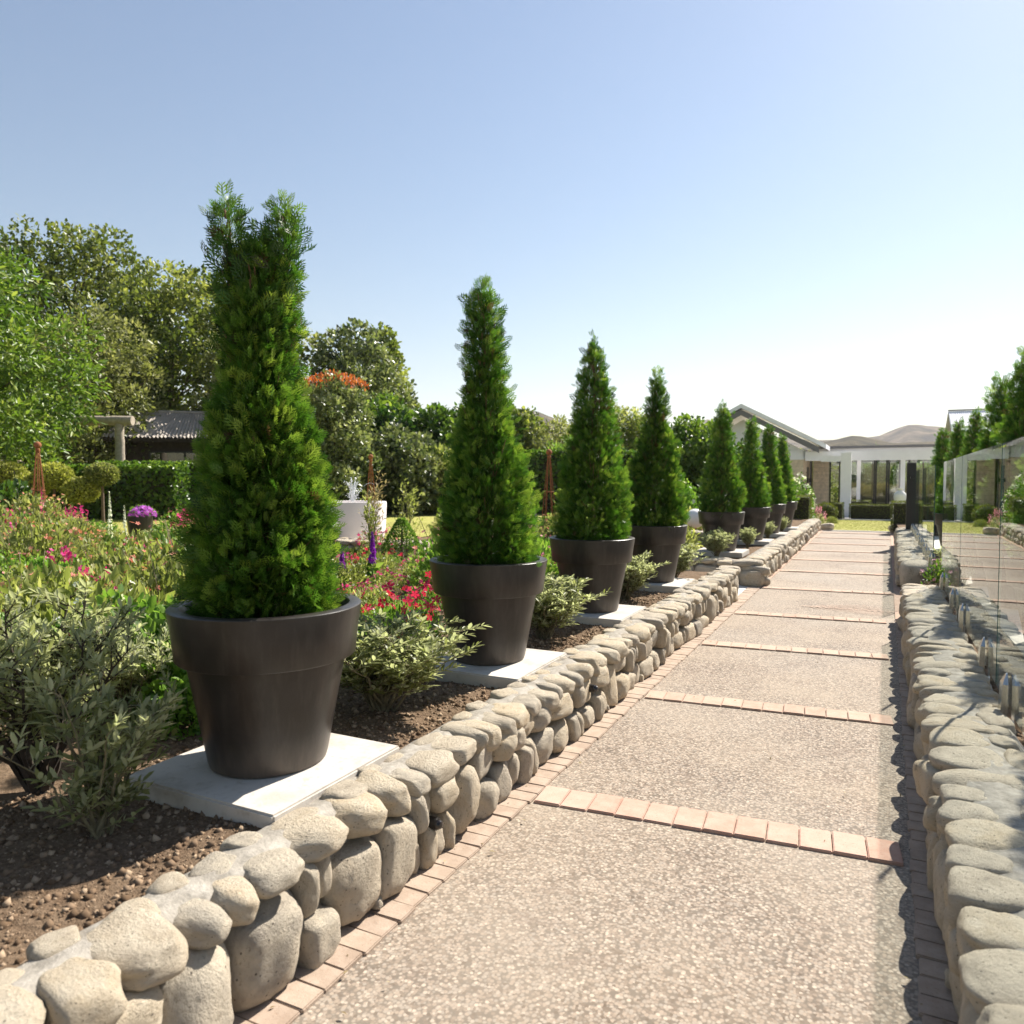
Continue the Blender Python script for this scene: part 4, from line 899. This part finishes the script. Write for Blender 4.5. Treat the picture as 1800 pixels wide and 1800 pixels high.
tree('garden_shrub', -7.2, 29.5, .36, .3, 2.1, egg(1.3, .9), 16, .55, 4500, .14, 'laurel', 'dark shrub dotted with white flowers behind the fourth conifer', 53, WLEAF, cat='shrub')
tree('round_tree', -5.4, 25.2, .33, .5, 3.62, egg(1.55, .9), 26, .6, 11000, .12, 'laurel', 'rounded glossy green tree behind the far conifers', 57, WLEAF, cat='tree', tr=.08)
# planting beyond the house, seen through its glass
for i, (x, y, h_, mt) in enumerate([(-4.5, 54, 3.3, 'softleaf'), (0.2, 58, 3.7, 'willow'), (4.5, 55, 3.3, 'brightleaf'), (9, 57, 3.7, 'softleaf'), (-9, 57, 4.2, 'willow')]):
    tree('garden_tree', x, y, 0, .2, h_, egg(2.4, .9), 20, .9, 3500, .25, mt, ['soft green tree seen through the left glass doors', 'fresh green tree seen through the middle glass doors', 'bright green tree seen through the right glass doors', 'tall soft tree beyond the far end of the house', 'green tree beyond the gabled wing'][i], 60+i, LEAF)
for i, x in enumerate((-1.0, .3, 1.5, 2.7)):
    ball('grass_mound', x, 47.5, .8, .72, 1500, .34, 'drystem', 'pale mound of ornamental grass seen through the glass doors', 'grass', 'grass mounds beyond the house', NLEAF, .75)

# ------------------------------------------------------------------ woody shrubs with visible stems
def shrub_mesh(h, spread, nst, leaf, mat, seed, tpl=LEAF, twigs=9, per=9, stemr=.008, stem='stem', upright=.6, tone=.45, bare=.25):
    r = random.Random(seed); g = np.random.default_rng(seed); m = MB(); P, D, U, T = [], [], [], []
    for s in range(nst):
        a = s*2.4+r.uniform(-.5, .5); lean = spread*r.uniform(.25, 1.); p = Vector((r.uniform(-.03, .03), r.uniform(-.03, .03), -.03)); H_ = h*r.uniform(.75, 1.05)*(1-.25*(lean/spread)**2)
        e = Vector((math.cos(a)*lean, math.sin(a)*lean, H_)); c = Vector((math.cos(a)*lean*.35, math.sin(a)*lean*.35, H_*.55)); prev = p; pts = [p]
        for i in range(1, 8):
            t = i/7; q = p*(1-t)**2+c*2*t*(1-t)+e*t*t+Vector((r.uniform(-.02, .02), r.uniform(-.02, .02), 0)); rad = stemr*(1-.8*t); m.bar(prev, q, stemr*(1-.8*(t-1/7)), rad, 5); prev = q; pts.append(q)
        for k in range(twigs):
            t = bare+(1-bare)*(k+r.random())/twigs; i = min(6, int(t*7)); q = pts[i].lerp(pts[i+1], t*7-i) if i < 7 else pts[7]
            az = r.uniform(0, 6.28); L = h*r.uniform(.14, .30)*(1.15-.5*t); d = Vector((math.cos(az), math.sin(az), upright*r.uniform(.5, 1.7))).normalized(); e2 = q+d*L
            m.bar(q, e2, stemr*.35, stemr*.12, 3); tt = tone+g.normal()*.10
            for j in range(per):
                u = .2+.85*(j+g.random())/per; P.append(q+d*(L*u)); la = j*2.4; side = d.orthogonal().normalized(); si2 = d.cross(side)
                D.append(d*(.55+.5*u)+(side*math.cos(la)+si2*math.sin(la))*.75+Vector((0, 0, .15))); U.append(Vector(g.normal(size=3)*.4)+Vector((0, 0, 1))); T.append(tt+.1*g.normal()+.16*(u-.5))
    n = len(P); V, F = scatter(*tpl, frames(np.array(D, float), np.array(U, float)), np.array(P, float), leaf*(.6+.7*g.random(n)))
    return np_mesh('leaves', V, F, mat, np.repeat(np.clip(T, 0, 1), len(tpl[0]))), m.mesh('stems', stem, True)
def put_shrub(name, ms, x, y, z, rz, sc, label, group=None, cat='shrub'):
    r = empty(name, (x, y, z), rz, label, cat, group); r.scale = sc if isinstance(sc, tuple) else (sc,)*3; link('leaves', ms[0], r); link('stems', ms[1], r); return r
SH_A = shrub_mesh(.62, .34, 34, .042, 'sage', 1, OLEAF, 13, 13, .007)
SH_B = shrub_mesh(.62, .34, 32, .043, 'sage', 2, OLEAF, 13, 13, .007)
SH_F = shrub_mesh(.82, .52, 24, .044, 'sage', 3, OLEAF, 16, 15, .013, 'darkbark', .7, .56, .32)
SH_G = shrub_mesh(.62, .34, 13, .05, 'sage', 4, OLEAF, 10, 11, .007, 'stem', .8, .5, .1)
SH_S = shrub_mesh(.55, .42, 34, .042, 'silver', 5, OLEAF, 11, 10, .006, 'stem', .9, .55)
put_shrub('sage_shrub', SH_A, -2.46, 3.36, .36, 0, (1.45, 1.45, .86), 'grey-green leafy shrub between the first and second big planters')
put_shrub('sage_shrub', SH_B, -2.42, 5.50, .36, 1, (1.35, 1.35, .84), 'grey-green leafy shrub between the second and third big planters')
put_shrub('sage_shrub', SH_A, -2.42, 7.70, .36, 2, (1.25, 1.25, .8), 'grey-green leafy shrub between the third and fourth big planters')
put_shrub('sage_shrub', SH_B, -2.34, 9.5, .36, 3, (1.2, 1.2, .76), 'grey-green leafy shrub just past the fourth big planter')
put_shrub('sage_shrub', SH_A, -2.36, 12.5, .38, 4, (.95, .95, .72), 'small round dark shrub on the wall end before the fifth planter')
for x, y, rz, sc in ((-2.2, 14.7, 1, .62), (-2.15, 17.2, 2, .6), (-2.1, 19.5, 3, .6)): put_shrub('sage_shrub', SH_B, x, y, .36, rz, sc, 'little grey-green shrub between far planters', 'little shrubs between the far planters')
put_shrub('sage_shrub', SH_F, -3.10, 1.85, .36, .5, .98, 'dark multi-stemmed shrub with a visible forked trunk in the raised bed')
put_shrub('sage_shrub', SH_G, -2.52, 1.70, .35, 1.2, 1.0, 'open leggy grey-green shrub against the twin-topped conifer planter')
put_shrub('silver_shrub', SH_S, -4.15, 2.05, .36, .5, 1.12, 'broad silvery shrub behind the dark multi-stemmed one')
put_shrub('silver_shrub', SH_S, -3.62, 2.62, .36, 2.5, .95, 'silvery shrub beside the bright green leafy mound')
put_shrub('silver_shrub', SH_S, -4.7, 1.35, .36, 3.5, 1.1, 'silvery shrub at the edge of the pale bushes')
put_shrub('sage_shrub', SH_G, -2.42, 1.0, .36, 3, .55, 'small sprig of grey-green shrub low in the bare soil')

# ------------------------------------------------------------------ flower garden
def bush_mesh(w, h, n, leaf, mat, seed, tpl=LEAF, tone=.45, up=.7):
    g = np.random.default_rng(seed); d = g.normal(size=(n, 3)); d[:, 2] = np.abs(d[:, 2])*1.05-.12; d = unit(d); rad = (.45+.55*g.random(n)**.6)
    lump = np.array([1+.28*noise.noise(Vector(q)*2.1+Vector((seed, 0, 0))) for q in d]); P = d*np.array((w, w, h))*(rad*lump)[:, None]; P[:, 2] = np.maximum(P[:, 2], .02)
    D = unit(d*.7+g.normal(size=(n, 3))*.55+np.array((0, 0, up))); U = unit(d+g.normal(size=(n, 3))*.6)
    V, F = scatter(*tpl, frames(D, U), P, leaf*(.6+.8*g.random(n))); return np_mesh('leaves', V, F, mat, np.repeat(np.clip(tone+.2*g.normal(size=n), 0, 1), len(tpl[0])))
def blooms(w, h, n, size, mat, seed, lift=.06, spikes=0, tpl=None, zmin=.25):
    """flowers over a mound, singly or gathered in spikes"""
    g = np.random.default_rng(seed+77); d = g.normal(size=(n, 3)); d[:, 2] = np.abs(d[:, 2])+zmin; d = unit(d)
    lump = np.array([1+.28*noise.noise(Vector(q)*2.1+Vector((seed, 0, 0))) for q in d]); P = d*np.array((w, w, h))*lump[:, None]+np.array((0, 0, lift))*g.random(n)[:, None]
    if spikes:
        k = spikes; P = np.repeat(P, k, 0); t = np.tile(np.arange(k)/k, n); P = P+np.stack([g.normal(size=n*k)*size*.5, g.normal(size=n*k)*size*.5, t*lift*2.2], -1); d = unit(np.repeat(d, k, 0)+g.normal(size=(n*k, 3))*.9)
    tpl = tpl or FLOWER; q = len(P); V, F = scatter(*tpl, frames(rdir(q), unit(d+g.normal(size=(q, 3))*.35+np.array((0, -.25, .2)))), P, size*(.7+.5*g.random(q)))
    return np_mesh('flowers', V, F, mat, np.repeat(g.random(q), len(tpl[0])))
def stalks(w, h, n, seed, mat='greenstem', top=1.15):
    m = MB(); r = random.Random(seed)
    for k in range(n):
        a = r.uniform(0, 6.28); q = w*math.sqrt(r.random()); m.bar((q*.3*math.cos(a), q*.3*math.sin(a), 0), (q*math.cos(a), q*math.sin(a), h*r.uniform(.7, top)), .004, .002, 3)
    return m.mesh('stems', mat)
KINDS = {}
def kind(key, name, label, group, *meshes): KINDS[key] = (name, label, group, meshes)
def two(key, name, label, group, *mk):      # two variants of each kind
    for v in (0, 1): KINDS[key+str(v)] = (name, label, group, [f(11*v) for f in mk])
two('salvia', 'salvia_bush', 'twiggy pale green bush speckled with tiny coral pink flowers', 'coral flowered bushes in the flower bed', lambda v: bush_mesh(.44, .56, 1700, .066, 'softleaf', 101+v), lambda v: blooms(.46, .58, 55, .021, 'p_coral', 101+v, .08), lambda v: stalks(.42, .6, 9, 101+v, 'stem'))
two('pink', 'pink_salvia', 'airy bush covered in small pink flowers', 'pink flowered bushes in the flower bed', lambda v: bush_mesh(.44, .54, 1700, .062, 'brightleaf', 121+v, LEAF, .6), lambda v: blooms(.46, .56, 60, .022, 'p_pink', 121+v, .08), lambda v: stalks(.42, .6, 9, 121+v, 'stem'))
two('pens', 'penstemon', 'upright plant with clusters of crimson bell flowers', 'crimson flowered plants', lambda v: bush_mesh(.3, .46, 520, .055, 'brightleaf', 141+v), lambda v: blooms(.28, .5, 15, .034, 'p_magenta', 141+v, .10, 6), lambda v: stalks(.28, .62, 18, 141+v))
two('petunia', 'petunia', 'low mound of bright red petunia flowers', 'red petunia mounds', lambda v: bush_mesh(.33, .32, 700, .045, 'brightleaf', 161+v), lambda v: blooms(.35, .36, 30, .040, 'p_red', 161+v, .05))
two('magenta', 'petunia', 'low mound of magenta and violet petunia flowers', 'magenta petunia mounds', lambda v: bush_mesh(.36, .3, 700, .042, 'softleaf', 181+v), lambda v: blooms(.38, .34, 56, .036, 'p_magenta', 181+v, .06))
two('green', 'leafy_plant', 'bright green leafy mound without flowers', 'bright green leafy mounds', lambda v: bush_mesh(.42, .44, 1500, .06, 'brightleaf', 201+v, WLEAF), lambda v: stalks(.36, .36, 16, 201+v))
two('white', 'white_flower_bush', 'low bush with scattered small white flowers', 'white flowered low bushes', lambda v: bush_mesh(.42, .42, 1500, .066, 'softleaf', 221+v), lambda v: blooms(.41, .38, 40, .022, 'p_white', 221+v, .05))
two('olive', 'soft_bush', 'soft olive-green bush in the flower bed', 'olive green bushes', lambda v: bush_mesh(.45, .52, 1700, .07, 'softleaf', 241+v, LEAF, .6), lambda v: stalks(.4, .5, 18, 241+v, 'stem'))
def plant(key, x, y, z, rz, sc, label=None, group=None):
    nm, lb, gr, ms = KINDS[key]; r = empty(nm, (x, y, z), rz, label or lb, 'plant', None if label else gr); r.scale = (sc, sc, sc*random.uniform(.88, 1.12))
    for me in ms: link(me.name.split('.')[0], me, r)
    return r
CW, SW = math.cos(R(26.2114)), math.sin(R(26.2114))
rp = random.Random(21)
def ground_ok(x, y):
    if x > -2.95: return False
    if y > 10.15: return False
    if math.hypot(x+9.12, y-11.35) < 1.0: return False
    if -9 < x < -5.6 and y > 9.55: return False
    return True
cells = []
yy = -1.2
while yy < 10.2:
    xx = -17.5
    while xx < -2.9:
        cells.append((xx+rp.uniform(-.22, .22), yy+rp.uniform(-.22, .22))); xx += .74
    yy += .74
for x, y in cells:
    depth = -SW*x+CW*y; lat = CW*x+SW*y
    if depth < 3.6 or lat/depth < -.78 or lat/depth > .12 or not ground_ok(x, y): continue
    if x > -5.2 and y < 2.9: continue                    # silvery bushes stand there
    ang = lat/depth; u = rp.random()
    if x > -4.3 and y > 3:                                 # just behind the planters: petunias and greenery
        k = 'petunia' if u < .36 else 'magenta' if u < .54 else 'green' if u < .76 else 'pink'
    elif ang < -.42:                                       # open bed by the lawn
        k = 'salvia' if u < .34 else 'pink' if u < .58 else 'pens' if u < .73 else 'white' if u < .78 else 'olive' if u < .9 else 'green'
        if depth < 5.2: k = 'green' if u < .55 else 'white' if u < .8 else 'salvia'
    else: k = 'pink' if u < .3 else 'magenta' if u < .5 else 'pens' if u < .6 else 'salvia' if u < .75 else 'olive' if u < .87 else 'green'
    low = (-.27 < ang < -.08 and depth > 6.5) or (-.55 < ang < -.46 and depth > 8)
    if low: k = 'magenta' if u < .5 else 'petunia' if u < .6 else 'white'
    plant(k+str(rp.randint(0, 1)), x, y, .355, rp.uniform(0, 6.28), rp.uniform(.6, .75) if low else rp.choice((rp.uniform(.7, .95), rp.uniform(.95, 1.2), rp.uniform(1.2, 1.5))))
# bed beyond the side path, behind the third to fifth conifers
for k in range(46):
    x = rp.uniform(-8.8, -3.1); y = rp.uniform(12.7, 22.5)
    if abs(x+3.8) < .7 and abs(y-17.2) < 1 or (-5.3 < x < -2.8 and 14.6 < y < 15.6): continue
    u = rp.random(); plant(('olive' if u < .3 else 'green' if u < .5 else 'pink' if u < .7 else 'white' if u < .85 else 'magenta')+str(k % 2), x, y, .33, rp.uniform(0, 6), rp.uniform(.9, 1.3))
for x, y, sc in ((-3.7, 3.0, 1.0), (-4.35, 3.15, 1.15), (-4.95, 2.75, 1.0), (-3.25, 2.75, .7)): plant('green'+str(int(sc > 1)), x, y, .355, x*3, sc)
# singled-out planting
r_ = plant('salvia0', -16.3, 9.75, .37, 0, 1.9, 'tall mixed flowering bush grown around the rusty obelisk'); plant('olive1', -15.9, 9.5, .37, 1, 1.6, 'tall pale bush beside the rusty obelisk')
def spire(x, y, z, h, n, size, mat, label, seed, group=None, leafmat='brightleaf', cat='flower'):
    r = empty('flower_spire', (x, y, z), 0, label, cat, group); g = np.random.default_rng(seed); t = g.random(n)**.8; a = g.random(n)*6.28
    rad = size*1.3*(1.1-t); P = np.stack([rad*np.cos(a), rad*np.sin(a), h*(.38+.62*t)], -1); d = np.stack([np.cos(a), np.sin(a), .2+0*a], -1)
    V, F = scatter(*FLOWER, frames(rdir(n), d), P, size*(1.15-.7*t)); link('flowers', np_mesh('flowers', V, F, mat, np.repeat(g.random(n), len(FLOWER[0]))), r)
    m = MB(); m.bar((0, 0, -.02), (.01, 0, h), .007, .003, 5); m.build('stem', 'greenstem', r)
    k = 26; a = g.random(k)*6.28; d = unit(np.stack([np.cos(a), np.sin(a), .5+0*a], -1)); P = np.stack([0*a, 0*a, h*.4*g.random(k)], -1); leaves('leaves', leafmat, P, d, rdir(k, .2), np.full(k, .16), g.random(k), LEAF, r); return r
spire(-10.25, 7.24, .37, 1.12, 110, .022, 'p_white', 'tallest white foxglove spire against the dark hedge', 1); spire(-10.05, 7.33, .37, .92, 80, .022, 'p_white', 'shorter white foxglove spire beside the tall one', 2)
spire(-5.5, 7.32, .37, .66, 130, .03, 'p_purple', 'deep purple flower spire in front of the white planter', 3); spire(-5.75, 7.05, .37, .5, 100, .026, 'p_purple', 'shorter purple flower spire beside the taller purple one', 4)
spire(-4.86, 11.0-.5, .37, 1.02, 120, .03, 'p_rose', 'tall pink foxglove spire by the third rusty obelisk', 5); spire(-4.7, 10.35, .37, .86, 130, .03, 'p_purple', 'purple foxglove spire by the third rusty obelisk', 6)
spire(-15.1, 9.2, .37, 1.15, 60, .028, 'p_magenta', 'crimson flower spire leaning beside the obelisk bush', 9)
for i, (x, y, z) in enumerate([(-6.52, 4.6, .74), (-6.15, 4.78, .73), (-5.0, 4.23, .76)]):
    r = empty('pompom_flower', (x, y, .37), 0, 'pale lilac pompom flower on a thin stem', 'flower', 'lilac pompom flowers'); n = 46; d = rdir(n, -.3)
    V, F = scatter(*FLOWER, frames(rdir(n), d), d*.045+np.array((0, 0, z-.37)), np.full(n, .02)); link('flowers', np_mesh('flowers', V, F, 'p_lilac', np.repeat(rng.random(n), len(FLOWER[0]))), r)
    m = MB(); m.bar((0, 0, -.02), (0, 0, z-.37), .005, .004, 4); m.build('stem', 'greenstem', r)
for i, (x, y, h_) in enumerate([(-7.45, 10.0, 1.38), (-7.0, 10.25, 1.36), (-7.25, 9.6, 1.0)]):
    ms = shrub_mesh(h_, .12, 3+i % 2, .075, 'drystem' if i == 0 else 'softleaf', 300+i, LEAF, 13, 6, .009, 'stem', 1.4, .5, .3)
    put_shrub('tall_stalk', ms, x, y, .37, i, 1, ['tall tawny seeding stalks standing against the dark hedge', 'tall yellow-green stalks standing against the dark hedge', 'shorter pale stalks in front of the tall ones'][i], None, 'plant')
# clipped cone and petunias at the corner of the side path
rt_ = empty('box_cone', (-6.75, 9.75, .37), 0, 'small clipped green cone shrub beside the side path', 'shrub'); n = 2600; t = rng.random(n); a = rng.random(n)*6.28; q = .33*(1-t**1.6*.9)*(1-.15*rng.random(n))
P = np.stack([q*np.cos(a), q*np.sin(a), .05+.62*t], -1); d = unit(np.stack([np.cos(a), np.sin(a), .5+0*a], -1)); leaves('leaves', 'brightleaf', P, unit(d+rdir(n)*.7), unit(d+rdir(n)*.5), .045*(.7+.6*rng.random(n)), .4+.2*rng.normal(size=n), LEAF, rt_)
m = MB(); m.bar((0, 0, -.05), (0, 0, .5), .03, .015, 6); m.build('stem', 'bark', rt_)
plant('magenta0', -7.5, 10.1, .52, 0, .95, 'bright magenta petunias on top of the short cobble corner')
# hydrangea
hy = empty('hydrangea', (-18.2, 10.3, .36), 0, 'dark hydrangea bush with pale green flower heads', 'shrub'); o = link('leaves', bush_mesh(.95, 1.15, 1600, .14, 'laurel', 401, WLEAF, .35), hy)
P = []; N = []
for k in range(26):
    d = rdir(1, .1)[0]; c = d*np.array((.95, .95, 1.15)); n = 40; e = rdir(n, -.2); P.append(c+e*.12); N.append(e)
P = np.concatenate(P); N = np.concatenate(N); V, F = scatter(*FLOWER, frames(rdir(len(P)), N), P, np.full(len(P), .045)); link('flowers', np_mesh('flowers', V, F, 'hydrangea', np.repeat(rng.random(len(P)), len(FLOWER[0]))), hy)
# roses
def rose(x, y, z, w_, h_, n, label, seed):
    r = empty('rose_bush', (x, y, z), 0, label, 'rose bush'); link('leaves', bush_mesh(w_, h_, 1700, .08, 'brightleaf', seed, WLEAF, .4), r); link('flowers', blooms(w_, h_, n, .055, 'p_white', seed, .05, 0, None, -.2), r); link('stems', stalks(w_*.6, h_*.8, 10, seed, 'stem'), r)
rose(-4.7, 19.6, .33, .75, 1.45, 60, 'white rose bush beside the rounded glossy tree', 501); rose(-2.55, 29.2, .1, .6, 1.75, 150, 'tall white rose bush against the gabled wing', 502); rose(-2.95, 30.3, .05, .62, 1.15, 90, 'low white rose bush behind the square box hedge', 503)
rose(-6.8, 28.6, .33, .9, 1.6, 50, 'white rose climbing behind the fourth conifer', 504); rose(-17.3, 8.4, .37, .5, .8, 12, 'white rose bush near the hydrangea', 505)
# lilac clump and low edging plants by the house lawn
KINDS['lilac0'] = ('lavender_clump', '', '', [bush_mesh(.4, .45, 500, .1, 'sage', 601, NLEAF), blooms(.36, .5, 40, .03, 'p_rose', 601, .12, 4)])
plant('lilac0', -1.95, 29.6, .03, 0, .85, 'lilac-pink flowering clump beside the golden yew mound'); plant('white1', -1.5, 30.6, .03, 0, .55, 'low pale edging plant by the small upright box hedge')
# pink daisies in the pocket between the right-hand walls
r = empty('daisy_clump', (.80, 11.05, .2), 0, 'dark leafy clump of pink daisies in the gap between the walls', 'plant'); link('leaves', bush_mesh(.26, .42, 700, .05, 'laurel', 701), r); link('flowers', blooms(.27, .44, 55, .03, 'p_rose', 701, .04, 0, None, -.3), r); link('stems', stalks(.2, .45, 16, 701), r)
put_shrub('climbing_shrub', SH_G, .98, 10.75, .33, 2, 1.05, 'thin leafy sprigs beside the narrow glass return panel')
